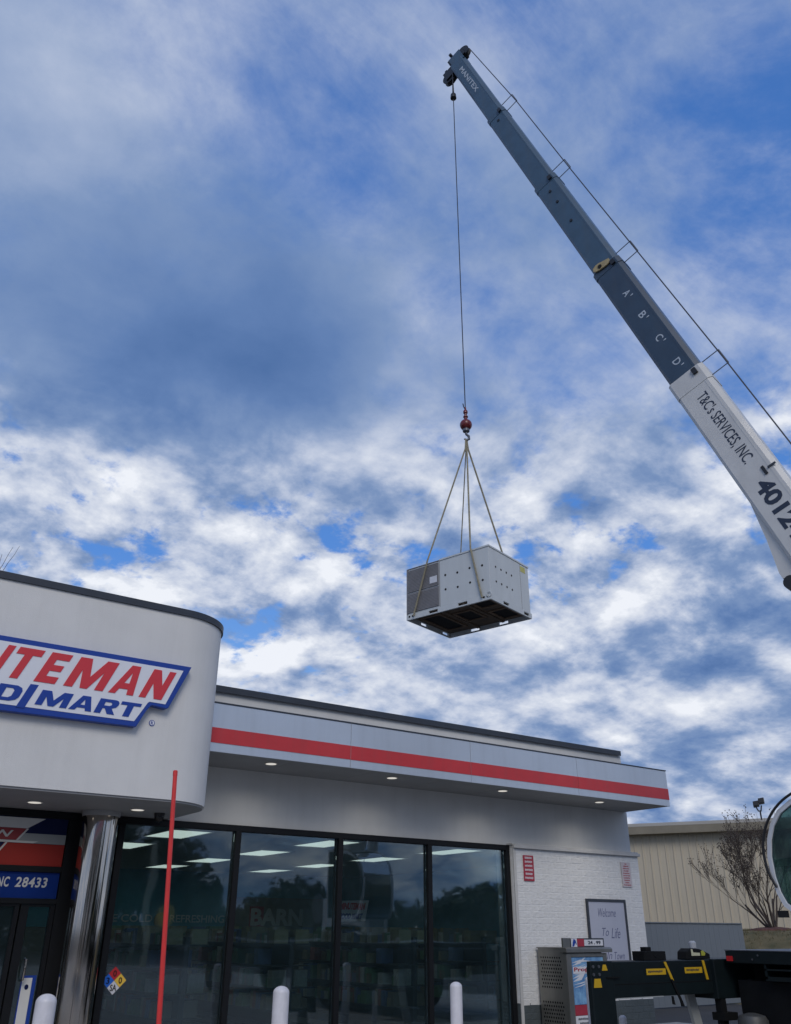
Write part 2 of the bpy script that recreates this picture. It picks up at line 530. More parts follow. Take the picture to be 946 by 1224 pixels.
def ob(name, mb, m_, parent=None, smooth=False, bevel=0.0, seg=2, label=None, kind=None, mats=None):
    """links the mesh (world coordinates) as one object, its origin at its own foot"""
    v = mb.v
    xs, ys, zs = zip(*v)
    og = Vector(((min(xs) + max(xs)) / 2, (min(ys) + max(ys)) / 2, min(zs)))
    me = bpy.data.meshes.new(name)
    me.from_pydata([(a - og.x, b - og.y, c - og.z) for a, b, c in v], [], mb.f)
    me.update()
    me.materials.append(m_)
    o = bpy.data.objects.new(name, me)
    C.objects.link(o)
    if parent:
        o.parent = parent
        o.location = og - wloc(parent)
    else:
        o.location = og
    if smooth:
        for p in me.polygons:
            p.use_smooth = True
        me.set_sharp_from_angle(angle=R_(38))
    if bevel:
        bv = o.modifiers.new('bevel', 'BEVEL')
        bv.width = bevel
        bv.segments = seg
        bv.limit_method = 'ANGLE'
        bv.angle_limit = R_(40)
    if label:
        o['label'] = label
    if kind:
        o['kind'] = kind
    return o


def thing(name, label, cat, loc=(0, 0, 0), group=None):
    o = bpy.data.objects.new(name, None)
    o.empty_display_size = 0.2
    C.objects.link(o)
    o.location = loc
    tag(o, label, cat, group)
    return o


def tag(o, label, cat, group=None, kind=None):
    if label:
        o['label'] = label
    if cat:
        o['category'] = cat
    if group:
        o['group'] = group
    if kind:
        o['kind'] = kind
    return o


def box(name, x0, x1, y0, y1, z0, z1, m_, parent=None, bevel=0.0, **kw):
    return ob(name, MB().box(x0, x1, y0, y1, z0, z1), m_, parent, bevel=bevel, **kw)


def curve_mesh(cu, name):
    o = bpy.data.objects.new(name, cu)
    C.objects.link(o)
    dg = bpy.context.evaluated_depsgraph_get()
    me = bpy.data.meshes.new_from_object(o.evaluated_get(dg))
    bpy.data.objects.remove(o)
    return me


def place_flat(me, name, m_, parent, o, xd, yd, box_wh=None, depth=0.004, shear=0.0, keep=False):
    """a mesh drawn in its own XY plane laid on the plane (o; xd, yd) of the world, scaled to box_wh"""
    xd, yd = Vector(xd).normalized(), Vector(yd).normalized()
    zd = xd.cross(yd)
    vs = [v.co.copy() for v in me.vertices]
    x0, x1 = min(v.x for v in vs), max(v.x for v in vs)
    y0, y1 = min(v.y for v in vs), max(v.y for v in vs)
    z0, z1 = min(v.z for v in vs), max(v.z for v in vs)
    sx = sy = 1
    if box_wh:
        if box_wh[0]:
            sx = box_wh[0] / (x1 - x0)
        if box_wh[1]:
            sy = box_wh[1] / (y1 - y0)
        if not box_wh[0]:
            sx = sy
        if not box_wh[1]:
            sy = sx
    o = Vector(o)
    mb = MB()
    P = []
    for v in vs:
        a, b = ((v.x - x0) * sx, (v.y - y0) * sy) if not keep else (v.x, v.y)
        a += b * shear
        P.append(o + xd * a + yd * b + zd * ((v.z - z0) / max(z1 - z0, 1e-6) * depth))
    mb.add(P, [tuple(p.vertices) for p in me.polygons])
    bpy.data.meshes.remove(me)
    return ob(name, mb, m_, parent)


def text(s, m_, parent, o, xd, yd, w=None, h=None, bold=0.0, shear=0.0, depth=0.003, name='lettering', spacing=1.0):
    cu = bpy.data.curves.new('t', 'FONT')
    cu.body = s
    cu.size = 1
    cu.offset = bold
    cu.extrude = 0.01
    cu.shear = shear
    cu.resolution_u = 3
    cu.space_character = spacing
    me = curve_mesh(cu, 't')
    bpy.data.curves.remove(cu)
    return place_flat(me, name, m_, parent, o, xd, yd, (w, h), depth)


GL = {
    'T': [[(0, 1), (0, .78), (.34, .78), (.34, 0), (.66, 0), (.66, .78), (1, .78), (1, 1)]],
    'E': [[(0, 0), (1, 0), (1, .22), (.40, .22), (.40, .4), (.92, .4), (.92, .6), (.40, .6), (.40, .78), (1, .78), (1, 1), (0, 1)]],
    'F': [[(0, 0), (.40, 0), (.40, .38), (.92, .38), (.92, .6), (.40, .6), (.40, .78), (1, .78), (1, 1), (0, 1)]],
    'M': [[(0, 0), (.22, 0), (.22, .60), (.41, 0), (.59, 0), (.78, .60), (.78, 0), (1, 0), (1, 1), (.70, 1), (.5, .40), (.30, 1), (0, 1)]],
    'A': [[(0, 0), (.27, 0), (.33, .18), (.67, .18), (.73, 0), (1, 0), (.68, 1), (.32, 1)], [(.40, .38), (.60, .38), (.5, .76)]],
    'N': [[(0, 0), (.29, 0), (.29, .52), (.66, 0), (1, 0), (1, 1), (.71, 1), (.71, .48), (.34, 1), (0, 1)]],
    'U': [[(0, 1), (0, .22), (.2, 0), (.8, 0), (1, .22), (1, 1), (.7, 1), (.7, .32), (.6, .22), (.4, .22), (.3, .32), (.3, 1)]],
    'I': [[(0, 0), (1, 0), (1, 1), (0, 1)]],
    'D': [[(0, 0), (.70, 0), (.92, .12), (1, .3), (1, .7), (.92, .88), (.70, 1), (0, 1)], [(.31, .2), (.58, .2), (.68, .32), (.68, .68), (.58, .8), (.31, .8)]],
    'O': [[(.28, 0), (.72, 0), (.92, .12), (1, .3), (1, .7), (.92, .88), (.72, 1), (.28, 1), (.08, .88), (0, .7), (0, .3), (.08, .12)],
          [(.42, .2), (.58, .2), (.68, .32), (.68, .68), (.58, .8), (.42, .8), (.32, .68), (.32, .32)]],
    'R': [[(0, 0), (.31, 0), (.31, .36), (.42, .36), (.64, 0), (1, 0), (.74, .40), (.92, .5), (.98, .66), (.98, .82), (.9, .95), (.76, 1), (0, 1)],
          [(.31, .55), (.58, .55), (.66, .62), (.66, .73), (.58, .8), (.31, .8)]],
}


def glyph(ch, m_, parent, x, z, w, h, y, shear, depth=0.006, name='letter'):
    cu = bpy.data.curves.new('g', 'CURVE')
    cu.dimensions = '2D'
    cu.fill_mode = 'BOTH'
    cu.extrude = 0.01
    for lp in GL[ch]:
        sp = cu.splines.new('POLY')
        sp.points.add(len(lp) - 1)
        for i, (a, b) in enumerate(lp):
            sp.points[i].co = (a * w, b * h, 0, 1)
        sp.use_cyclic_u = True
    me = curve_mesh(cu, 'g')
    bpy.data.curves.remove(cu)
    return place_flat(me, name, m_, parent, (x, y, z), (1, 0, 0), (0, 0, 1), None, depth, shear, keep=True)


def polyxz(name, pts, y, depth, m_, parent, **kw):
    """a flat board in the XZ plane whose front is at y - depth"""
    return ob(name, MB().prism([(a, y, b) for a, b in pts], (0, -depth, 0)), m_, parent, **kw)


def copy_tree(o, parent=None):
    c = o.copy()
    C.objects.link(c)
    c.parent = parent
    for ch in list(o.children):
        copy_tree(ch, c)
    return c


# =================================================================== ground
def sheet(name, x0, x1, y0, y1, z, m_, kind='structure'):
    o = ob(name, MB().add([(x0, y0, z), (x1, y0, z), (x1, y1, z), (x0, y1, z)], [(0, 1, 2, 3)]), m_)
    o['kind'] = kind
    return o


sheet('ground', -900, 900, -900, 900, 0, M_asph)
sheet('forecourt', -40, 17.5, -24, 9.89, 0.004, M_conc)  # unseen pale concrete, added to bounce light up under the canopy
box('pavement', -8, 14.6, 9.9, 11.86, 0.004, 0.12, M_conc, kind='structure', bevel=0.02)


def mound_h(x, y):
    def ss(v):
        v = max(0, min(1, v))
        return v * v * (3 - 2 * v)
    return 1.66 * ss((x - 20.9) / 3.7) * ss((y - 3) / 6) * ss((40 - x) / 8) * ss((32 - y) / 5) - 0.02


mb = MB()
n = 44
for j in range(n + 1):
    for i in range(n + 1):
        x, y = 18 + 24 * i / n, -2 + 34 * j / n
        mb.v.append((x, y, mound_h(x, y) + random.uniform(-0.02, 0.02)))
mb.f = [(j * (n + 1) + i, j * (n + 1) + i + 1, (j + 1) * (n + 1) + i + 1, (j + 1) * (n + 1) + i) for j in range(n) for i in range(n)]
o = ob('hill', mb, M_grass, smooth=True)
o['kind'] = 'structure'
# grass blades on the crest of the hill that shows
mb = MB()
for k in range(9000):
    x, y = random.uniform(22.0, 29.0), random.uniform(9.5, 22)
    z = mound_h(x, y)
    a = random.uniform(0, 6.28)
    hh = random.uniform(0.03, 0.09)
    w_ = 0.012
    dx, dy = math.cos(a) * w_, math.sin(a) * w_
    mb.add([(x - dx, y - dy, z - 0.03), (x + dx, y + dy, z - 0.03), (x + random.uniform(-.04, .04), y + random.uniform(-.04, .04), z + hh)], [(0, 1, 2)])
tag(ob('grass', mb, M_grass), 'short dormant tan grass on the hill behind the crane', 'grass', kind='stuff')

# =================================================================== the store
store = thing('convenience_store', 'white convenience store with a rounded entrance tower and red striped fascia', 'building', (5, 12, 0))
# walls
upw = box('wall', 3.5, 14.03, 12.0, 12.3, 2.962, 4.85, M_wall, store)
box('wall', 13.75, 14.03, 12.3, 21.8, 0, 4.85, M_wall, store)
box('wall', -6, 14.03, 21.8, 22.1, 0, 4.85, M_wall, store)
box('wall', -6, -5.7, 12.0, 21.8, 0, 4.85, M_wall, store)
box('roof', -5.7, 13.75, 12.3, 21.8, 4.2, 4.3, M_cap, store)
cp = MB().box(3.9, 13.99, 11.955, 12.36, 4.85, 4.925).box(3.9, 13.99, 11.94, 11.955, 4.83, 4.925)
ob('parapet_cap', cp, M_cap, store)
box('floor', -5.7, 13.75, 12.1, 21.8, 0.02, 0.1, M_in_floor, store)
ceil = box('ceiling', -5.7, 13.75, 12.1, 21.8, 2.90, 2.95, M_in_ceil, store)
# brick wall beside the windows, every brick a piece
bw = ob('brick_wall', MB().box(10.80, 14.05, 11.8665, 12.3, 0.545, 2.905), M_mortar, store)
box('wall_foot', 10.80, 14.05, 11.8665, 12.3, 0, 0.5445, M_greyb, bw)
CH, BW_, BH = 0.1002, 0.2975, 0.0945
X0, X1 = 10.86, 14.05


def brick_mesh(w, seed):
    rnd = random.Random(seed)
    nx = 3 if w > 0.2 else 1
    v, f = [], []
    c = 0.006
    # back ring, front ring (inset, uneven face)
    xs = [-w / 2 + w * i / nx for i in range(nx + 1)]
    hz = BH / 2
    back = [(-w / 2, 0.02, -hz), (w / 2, 0.02, -hz), (w / 2, 0.02, hz), (-w / 2, 0.02, hz)]
    mid = [(p[0], 0.006, p[2]) for p in back]
    v += back + mid
    f += [(0, 1, 5, 4), (1, 2, 6, 5), (2, 3, 7, 6), (3, 0, 4, 7)]
    o0 = len(v)
    for x in xs:
        xx = max(-w / 2 + c, min(w / 2 - c, x))
        v.append((xx, -rnd.uniform(0, 0.004), -hz + c + rnd.uniform(-.002, .003)))
        v.append((xx, -rnd.uniform(0, 0.004), hz - c + rnd.uniform(-.003, .002)))
    for i in range(nx):
        a = o0 + 2 * i
        f.append((a, a + 2, a + 3, a + 1))
    f.append((4, 5, *[o0 + 2 * i for i in range(nx, -1, -1)]))
    f.append((6, 7, *[o0 + 2 * i + 1 for i in range(nx + 1)]))
    f.append((7, 4, o0, o0 + 1))
    f.append((5, 6, o0 + 2 * nx + 1, o0 + 2 * nx))
    me = bpy.data.meshes.new('brick')
    me.from_pydata(v, [], f)
    me.update()
    return me


full = [brick_mesh(BW_, s) for s in range(9)]
half = [brick_mesh(0.1465, s + 50) for s in range(5)]
for me in full + half:
    me.materials.append(M_brick)
lowmb = MB()
bwl = wloc(bw)
PB = (X1 - X0) / 10.5
for r in range(29):
    zc_ = 0.003 + CH * r + CH / 2
    x = X0
    idx = 0
    while x < X1 - 0.02:
        w_ = PB
        if (r % 2 and idx == 0) or x + PB > X1 + 0.02:
            w_ = PB / 2
        jit = random.uniform(-0.0015, 0.0015)
        pos = Vector((x + w_ / 2, 11.865 + jit, zc_ + random.uniform(-.0015, .0015)))
        me = random.choice(full if w_ == PB else half)
        if zc_ > 0.545:
            b = bpy.data.objects.new('brick', me)
            C.objects.link(b)
            b.parent = bw
            b.location = pos - bwl
        else:
            lowmb.add([Vector(vv.co) + pos for vv in me.vertices], [tuple(p.vertices) for p in me.polygons])
        x += w_
        idx += 1
gb = ob('painted_base', lowmb, M_greyb, bw)
gb['kind'] = 'stuff'
# trim round the brick panel
tr = MB()
tr.box(10.80, 14.07, 11.81, 12.0, 2.905, 2.957)
tr.box(10.78, 14.06, 11.845, 12.0, 2.957, 2.985)
ob('brick_ledge', tr, M_trim, store, bevel=0.006)
box('jamb_trim', 10.80, 10.857, 11.85, 11.869, 0, 2.905, M_trim, store)

# canopy fascia
fas = ob('canopy_fascia', MB().box(4.56, 13.96, 10.895, 11.2, 3.76, 4.37), M_soffit, store)
for x0, x1 in ((4.556, 6.795), (6.80, 9.09), (9.095, 11.53), (11.535, 13.97)):
    box('fascia_panel', x0, x1, 10.875, 10.893, 3.735, 4.055 - 0.2, M_fascia, fas, bevel=0.003)
    box('fascia_panel', x0, x1, 10.875, 10.893, 3.857, 4.38, M_fascia, fas, bevel=0.003)
    box('red_stripe', x0 + 0.001, x1 - 0.001, 10.868, 10.872, 3.852, 4.052, M_red, fas)
    box('edge_flashing', x0, x1, 10.862, 10.893, 4.382, 4.398, M_cap, fas)
ob('end_return', MB().box(13.962, 13.975, 10.893, 12.0, 3.738, 4.38), M_fascia, fas)
for k in range(7):
    a = 4.556 + 9.404 * k / 7
    box('soffit_panel', a + 0.004, 4.556 + 9.404 * (k + 1) / 7 - 0.004, 10.90, 11.998, 3.737, 3.755, M_soffit, fas)
box('canopy_roof', 4.56, 13.96, 11.2, 11.998, 4.2, 4.25, M_cap, fas)

# entrance tower with a rounded end
def round_plan(xl, xe, yf, yb, r, n=18):
    cx, cy = xe - r, yf + r
    p = [(xl, yf)]
    for i in range(n + 1):
        t = -math.pi / 2 + (math.pi / 2) * i / n
        p.append((cx + r * math.cos(t), cy + r * math.sin(t)))
    p += [(xe, yb), (xl, yb)]
    return p


tower = ob('entrance_tower', MB().prism([(x, y, 2.985) for x, y in round_plan(-5.5, 4.55, 10.195, 13.6, 0.74)], (0, 0, 2.28)), M_stucco, store, smooth=True)
ob('tower_cap', MB().prism([(x, y, 5.266) for x, y in round_plan(-5.53, 4.575, 10.17, 13.64, 0.765)], (0, 0, 0.085)), M_cap, tower, smooth=True)
ob('tower_soffit', MB().prism([(x, y, 2.962) for x, y in round_plan(-5.48, 4.53, 10.215, 11.998, 0.72)], (0, 0, 0.023)), M_soffit, tower, smooth=True)

# window wall
win = ob('window_frame', MB().box(3.86, 10.80, 11.94, 12.06, 2.872, 2.955).box(3.86, 10.80, 11.94, 12.06, 0.1, 0.2), M_frame, store, bevel=0.004)
MX = [3.905, 5.605, 7.33, 9.045, 10.745]
for x in MX:
    box('mullion', x - 0.042, x + 0.042, 11.93, 12.07, 0.2, 2.872, M_frame, win, bevel=0.004)
for a, b in zip(MX[:-1], MX[1:]):
    box('pane', a + 0.0425, b - 0.0425, 11.996, 12.004, 0.2, 2.872, M_glass, win)

# entrance: doors and transom panels
ent = ob('entrance_frame', MB().box(-1.0, 3.86, 11.93, 12.07, 2.872, 2.955).box(3.21, 3.42, 11.93, 12.07, 0.1, 2.872).box(3.42, 3.86, 11.98, 12.07, 0.1, 2.872)
         .box(-1.0, 3.21, 11.93, 12.07, 2.235, 2.305).box(-1.0, 3.21, 11.93, 12.07, 1.875, 1.935), M_frame, store, bevel=0.004)
for x0, x1, hx in ((2.80, 3.205, 2.89), (2.05, 2.78, 2.70)):
    dr = ob('door', MB().box(x0, x0 + 0.095, 11.95, 12.03, 0.1, 1.872).box(x1 - 0.05, x1, 11.95, 12.03, 0.1, 1.872)
            .box(x0 + 0.095, x1 - 0.05, 11.95, 12.03, 0.1, 0.35).box(x0 + 0.095, x1 - 0.05, 11.95, 12.03, 1.845, 1.872), M_frame, store)
    box('door_glass', x0 + 0.095, x1 - 0.05, 11.986, 11.994, 0.35, 1.845, M_glass, dr)
    if x0 > 2.5:
        ob('door_handle', MB().tube([(hx + .06, 11.95, 1.05), (hx + .06, 11.88, 1.06), (hx + .06, 11.87, 1.16), (hx + .06, 11.88, 1.27), (hx + .06, 11.95, 1.28)], 0.014, 8), M_chrome, dr, smooth=True)
        ob('door_decal', MB().box(2.96, 3.13, 11.978, 11.984, 0.36, 1.10), M_sblue, dr)
        ob('decal_strip', MB().box(2.972, 3.085, 11.972, 11.977, 0.36, 1.075), M_gwhite, dr)
        dm = MB()
        for zz in (0.98,):
            dm.prism([(3.03 + 0.024 * math.cos(t), 11.9715, zz + 0.03 * math.sin(t)) for t in [2 * math.pi * i / 8 for i in range(8)]], (0, -0.002, 0))
        ob('decal_emblem', dm, M_bandblue, dr)
# transom boards (canopy reflection painted as stripes, logo and streak above, town and zip below)
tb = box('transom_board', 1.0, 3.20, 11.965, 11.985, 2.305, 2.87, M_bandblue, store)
polyxz('reflected_grey_band', [(1.0, 2.565), (3.20, 2.565), (3.20, 2.680), (1.0, 2.680)], 11.9649, 0.004, M_bandgrey, tb)
polyxz('reflected_red_band', [(1.0, 2.306), (3.20, 2.306), (3.20, 2.561), (1.0, 2.561)], 11.9649, 0.004, M_bandred, tb)
polyxz('reflected_streak', [(1.2, 2.735), (2.71, 2.735), (2.915, 2.86), (1.4, 2.86)], 11.960, 0.005, M_gwhite, tb)
polyxz('reflected_streak', [(1.2, 2.565), (2.81, 2.565), (2.87, 2.590), (1.2, 2.590)], 11.9585, 0.005, M_gwhite, tb)
polyxz('reflected_logo', [(1.2, 2.594), (2.595, 2.594), (2.70, 2.733), (1.2, 2.733)], 11.960, 0.005, M_gred, tb)
polyxz('reflected_logo_edge', [(2.60, 2.594), (2.625, 2.594), (2.73, 2.733), (2.705, 2.733)], 11.960, 0.006, M_gwhite, tb)
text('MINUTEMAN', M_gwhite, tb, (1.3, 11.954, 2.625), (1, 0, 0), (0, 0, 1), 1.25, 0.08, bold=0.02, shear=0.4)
polyxz('reflected_logo_foot', [(1.2, 2.46), (2.40, 2.46), (2.47, 2.562), (1.2, 2.562)], 11.960, 0.004, M_bandblue, tb)
polyxz('reflected_logo_foot_edge', [(2.41, 2.46), (2.435, 2.46), (2.505, 2.562), (2.48, 2.562)], 11.960, 0.005, M_gwhite, tb)
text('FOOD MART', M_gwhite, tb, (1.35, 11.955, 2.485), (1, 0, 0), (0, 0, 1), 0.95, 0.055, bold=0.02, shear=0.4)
zb = box('transom_board', 1.0, 3.20, 11.965, 11.985, 1.938, 2.232, M_blue2, store)
for w_str, wx, ww in (('CLARKTON,', 1.72, .68), ('NC', 2.475, .14), ('28433', 2.685, .38)):
    text(w_str, M_gwhite, zb, (wx, 11.9645, 2.06), (1, 0, 0), (0, 0, 1), ww, 0.115 if ',' not in w_str else 0.13, bold=0.025, shear=0.12, spacing=1.12)
# polished column under the tower
col = ob('polished_column', MB().lathe([(0.225, 0.12), (0.225, 2.90)], (3.52, 11.66, 0), n=40), M_chrome, store, smooth=True)
ob('column_cap', MB().lathe([(0.23, 2.90), (0.24, 2.92), (0.24, 2.9615)], (3.52, 11.66, 0), n=40), M_soffit, col, smooth=True)

# inside
box('inside_wall', 3.9, 13.7, 21.70, 21.79, 0.1, 1.64, M_in_wall2, store)
box('inside_wall', 3.9, 13.7, 21.68, 21.79, 1.645, 2.9, M_in_wall, store)
box('inside_wall', 13.66, 13.74, 12.35, 21.68, 0.1, 2.9, M_in_wall, store)
box('inside_wall', 3.3, 3.4, 14.5, 21.7, 0.1, 2.9, M_in_wall2, store)
# cooler header lettering on the back wall
cs = thing('cooler_header', 'dim blue cooler header reading ice cold and refreshing behind the first window', 'sign', (8.5, 21.6, 1.6))
box('board', 6.4, 10.1, 21.62, 21.675, 1.62, 2.45, M_in_wall, cs)
text('ICE COLD', M_adwhite, cs, (6.86, 21.619, 1.755), (1, 0, 0), (0, 0, 1), 1.23, 0.165, bold=0.012)
text('REFRESHING', M_adwhite, cs, (8.52, 21.619, 1.755), (1, 0, 0), (0, 0, 1), 1.42, 0.165, bold=0.012)
ob('disc', MB().lathe([(0.17, 0), (0.17, 0.03)], (8.3, 21.62, 1.80), (0, -1, 0), 24), mat('pale_tan_disc', (0.42, 0.36, 0.22), 0.5, var=0.1), cs)
bs = thing('wall_sign', 'dim wall sign reading barn behind the second window', 'sign', (11.4, 21.6, 1.6))
box('board', 10.2, 12.9, 21.62, 21.675, 1.55, 2.35, M_in_wall2, bs)
box('red_panel', 10.62, 11.02, 21.617, 21.6195, 1.66, 2.14, M_adred, bs)
text('BARN', M_adwhite, bs, (10.66, 21.616, 1.70), (1, 0, 0), (0, 0, 1), 1.5, 0.40, bold=0.04)
hs = thing('hanging_sign', 'small white hanging sign with red slanted letters behind the third window', 'sign', (9.5, 15, 2.9))
ob('hanger', MB().tube([(9.25, 15.0, 2.12), (9.25, 15.0, 2.9)], 0.006, 5).tube([(9.75, 15.0, 2.12), (9.75, 15.0, 2.9)], 0.006, 5), M_steel, hs)
ob('board', MB().prism([(9.15, 15.0, 1.74), (9.78, 15.0, 1.76), (9.86, 15.0, 2.12), (9.2, 15.0, 2.10)], (0, -0.03, 0)), M_adwhite, hs)
text('MINUTEMAN', M_sred, hs, (9.2, 14.967, 1.95), (1, 0, 0), (0, 0, 1), 0.58, 0.12, bold=0.05, shear=0.4)
text('FOOD MART', M_sblue, hs, (9.2, 14.967, 1.79), (1, 0, 0), (0, 0, 1), 0.52, 0.10, bold=0.05, shear=0.4)
# ceiling lights in a grid
rows = ['nearest the glass', 'second from the glass', 'third from the glass', 'farthest from the glass']
cols = ['left', 'middle', 'right']
cl0 = thing('ceiling_light', '', 'ceiling light', (5.1, 13.0, 2.9), 'lit ceiling panels inside the store')
ob('light_frame', MB().box(4.77, 5.43, 12.37, 12.40, 2.88, 2.899).box(4.77, 5.43, 13.60, 13.63, 2.88, 2.899).box(4.77, 4.80, 12.40, 13.60, 2.88, 2.899).box(5.40, 5.43, 12.40, 13.60, 2.88, 2.899), M_canw, cl0)
box('diffuser', 4.80, 5.40, 12.40, 13.60, 2.887, 2.897, M_lightp, cl0)
for r in range(4):
    for c in range(3):
        o = cl0 if r == c == 0 else copy_tree(cl0)
        o.location = (5.1 + 2.6 * c, 13.0 + 2.35 * r, 2.9)
        o['label'] = 'lit store ceiling panel in the %s column, row %s' % (cols[c], rows[r])
# shelves of goods
sh0 = thing('shelf_unit', '', 'shelf', (5.6, 15.2, 0.1), 'aisle shelves inside the store')
ob('shelf_frame', MB().box(5.56, 5.64, 13.4, 17.0, 0.1, 1.5).box(5.2, 6.0, 13.4, 17.0, 0.1, 0.22), M_shelf, sh0)
for k in range(4):
    box('shelf', 5.25, 5.95, 13.4, 17.0, 0.42 + 0.32 * k, 0.44 + 0.32 * k, M_shelf, sh0)
for gi, gm in enumerate(GOODS):
    mb = MB()
    for k in range(4):
        y = 13.42
        while y < 16.85:
            w_ = random.uniform(0.08, 0.2)
            if random.randrange(6) == gi:
                hh = random.uniform(0.12, 0.26)
                mb.box(5.27, 5.53, y, y + w_ - 0.01, 0.441 + 0.32 * k, 0.441 + 0.32 * k + hh)
                mb.box(5.67, 5.93, y, y + w_ - 0.01, 0.441 + 0.32 * k, 0.441 + 0.32 * k + hh)
            y += w_
    ob('goods', mb, gm, sh0, kind='stuff')
for k, x in enumerate((5.6, 7.7, 9.8, 11.9)):
    o = sh0 if k == 0 else copy_tree(sh0)
    o.location = (x, 15.2 + (k % 2) * 0.6, 0.1)
    o['label'] = 'dark aisle shelf of goods behind the %s storefront window' % ['first', 'second', 'third', 'fourth'][k]

# =================================================================== store sign on the tower
YT = 10.193
sg = thing('store_sign', 'blue edged white sign with red and blue slanted letters on the tower', 'sign', (1.5, YT, 4.2))
polyxz('sign_board', [(0.12, 3.735), (3.30, 3.757), (3.395, 3.956), (3.44, 4.022), (3.46, 4.035), (3.64, 4.018), (3.665, 4.03), (3.905, 4.58), (0.42, 4.568)], YT, 0.10, M_sblue, sg, bevel=0.006)
polyxz('white_face', [(0.24, 3.813), (3.265, 3.818), (3.40, 4.055), (3.42, 4.072), (3.62, 4.068), (3.80, 4.515), (0.49, 4.508)], YT - 0.1005, 0.004, M_swhite, sg)
yl = YT - 0.105
sh = 0.42
for ch, x, w_ in (('M', 0.40, .44), ('I', 0.885, .11), ('N', 1.04, .29), ('U', 1.385, .27), ('T', 1.70, .275), ('E', 2.055, .235), ('M', 2.385, .455), ('A', 2.905, .30), ('N', 3.275, .285)):
    glyph(ch, M_sred, sg, x, 4.112, w_, 0.362, yl, sh)
shb = 0.36
for ch, x, w_ in (('F', 0.87, .22), ('O', 1.12, .24), ('O', 1.39, .24)):
    glyph(ch, M_sblue, sg, x, 3.858, w_, 0.172, yl, shb)
glyph('D', M_sblue, sg, 1.66, 3.858, .26, 0.178, yl, shb)
for ch, x, w_ in (('M', 2.115, .345), ('A', 2.485, .26), ('R', 2.775, .24), ('T', 3.03, .24)):
    glyph(ch, M_sblue, sg, x, 3.858, w_, 0.172, yl, shb)
polyxz('blue_slash', [(1.925, 3.80), (2.015, 3.80), (2.125, 4.075), (2.035, 4.075)], yl, 0.003, M_sblue, sg)
ob('registered_mark', MB().lathe([(0.036, 0), (0.036, 0.006)], (3.517, YT - 0.0005, 3.846), (0, -1, 0), 20), M_sblue, sg)
ob('registered_mark', MB().lathe([(0.028, 0), (0.028, 0.002)], (3.517, YT - 0.0067, 3.846), (0, -1, 0), 20), M_swhite, sg)
text('R', M_sblue, sg, (3.503, YT - 0.009, 3.828), (1, 0, 0), (0, 0, 1), 0.028, 0.036, bold=0.02)

# =================================================================== downlights
def downlight(x, y, z, label):
    t = thing('downlight', label, 'downlight', (x, y, z), 'recessed lights in the soffits')
    ob('trim_ring', MB().lathe([(0.055, -0.0), (0.085, -0.004), (0.09, -0.012), (0.09, -0.001)], (x, y, z - 0.001), n=20), M_trim, t, smooth=True)
    ob('lens', MB().lathe([(0.075, -0.016), (0.075, -0.0135)], (x, y, z), n=20), M_lamp, t)
    ld = bpy.data.lights.new('downlight_lamp', 'SPOT')
    ld.energy = 14
    ld.spot_size = R_(156)
    ld.spot_blend = 0.8
    ld.color = (1.0, 0.92, 0.80)
    ld.shadow_soft_size = 0.06
    lo_ = bpy.data.objects.new('downlight_lamp', ld)
    C.objects.link(lo_)
    lo_.parent = t
    lo_.location = (0, 0, -0.03)


downlight(2.553, 11.143, 2.962, 'recessed soffit light under the tower above the entrance board painted with reflected stripes')
downlight(3.79, 11.086, 2.962, 'recessed soffit light under the tower next to the security camera')
for x, nm in ((5.68, 'beside the tower, first along the red striped canopy'), (7.78, 'second along the red striped canopy from the tower'),
              (10.06, 'third along the red striped canopy from the tower'), (12.41, 'fourth along the red striped canopy, above the brick wall')):
    downlight(x, 11.22, 3.737, 'recessed soffit light ' + nm)

dc = thing('security_camera', 'small black dome security camera under the tower soffit', 'security camera', (4.17, 11.33, 2.962))
ob('mount', MB().lathe([(0.065, -0.04), (0.07, 0)], (4.17, 11.33, 2.9615), n=20), M_black, dc, smooth=True)
ob('dome', MB().lathe([(0.005, -0.115), (0.035, -0.105), (0.055, -0.08), (0.062, -0.05), (0.062, -0.04)], (4.17, 11.33, 2.961), n=20), mat('dark_dome', (0.004, 0.004, 0.005), 0.12), dc, smooth=True)

# =================================================================== hazard diamond on the glass
hz = thing('hazard_diamond', 'four colour hazard diamond sticker on the first window pane', 'sign', (4.09, 11.99, 0.86))
cx_, cz_, hw = 4.085, 1.022, 0.158
yh = 11.9945
q = hw / 2
for nm, dx, dz, mm in (('red_quarter', 0, q, M_hazred), ('blue_quarter', -q, 0, M_hazblue), ('yellow_quarter', q, 0, M_hazyel), ('white_quarter', 0, -q, M_adwhite)):
    polyxz(nm, [(cx_ + dx, cz_ + dz - q + .002), (cx_ + dx + q - .002, cz_ + dz), (cx_ + dx, cz_ + dz + q - .002), (cx_ + dx - q + .002, cz_ + dz)], yh, 0.003, mm, hz)
for s_, dx, dz, w_, mm in (('0', 0, q, .044, M_hole), ('3', -q, 0, .044, M_bandblue), ('0', q, 0, .044, M_hole), ('SA', 0, -q, .082, M_hole)):
    text(s_, mm, hz, (cx_ + dx - w_ / 2, yh - 0.0035, cz_ + dz - .036), (1, 0, 0), (0, 0, 1), w_, .072, bold=0.02, depth=0.002)

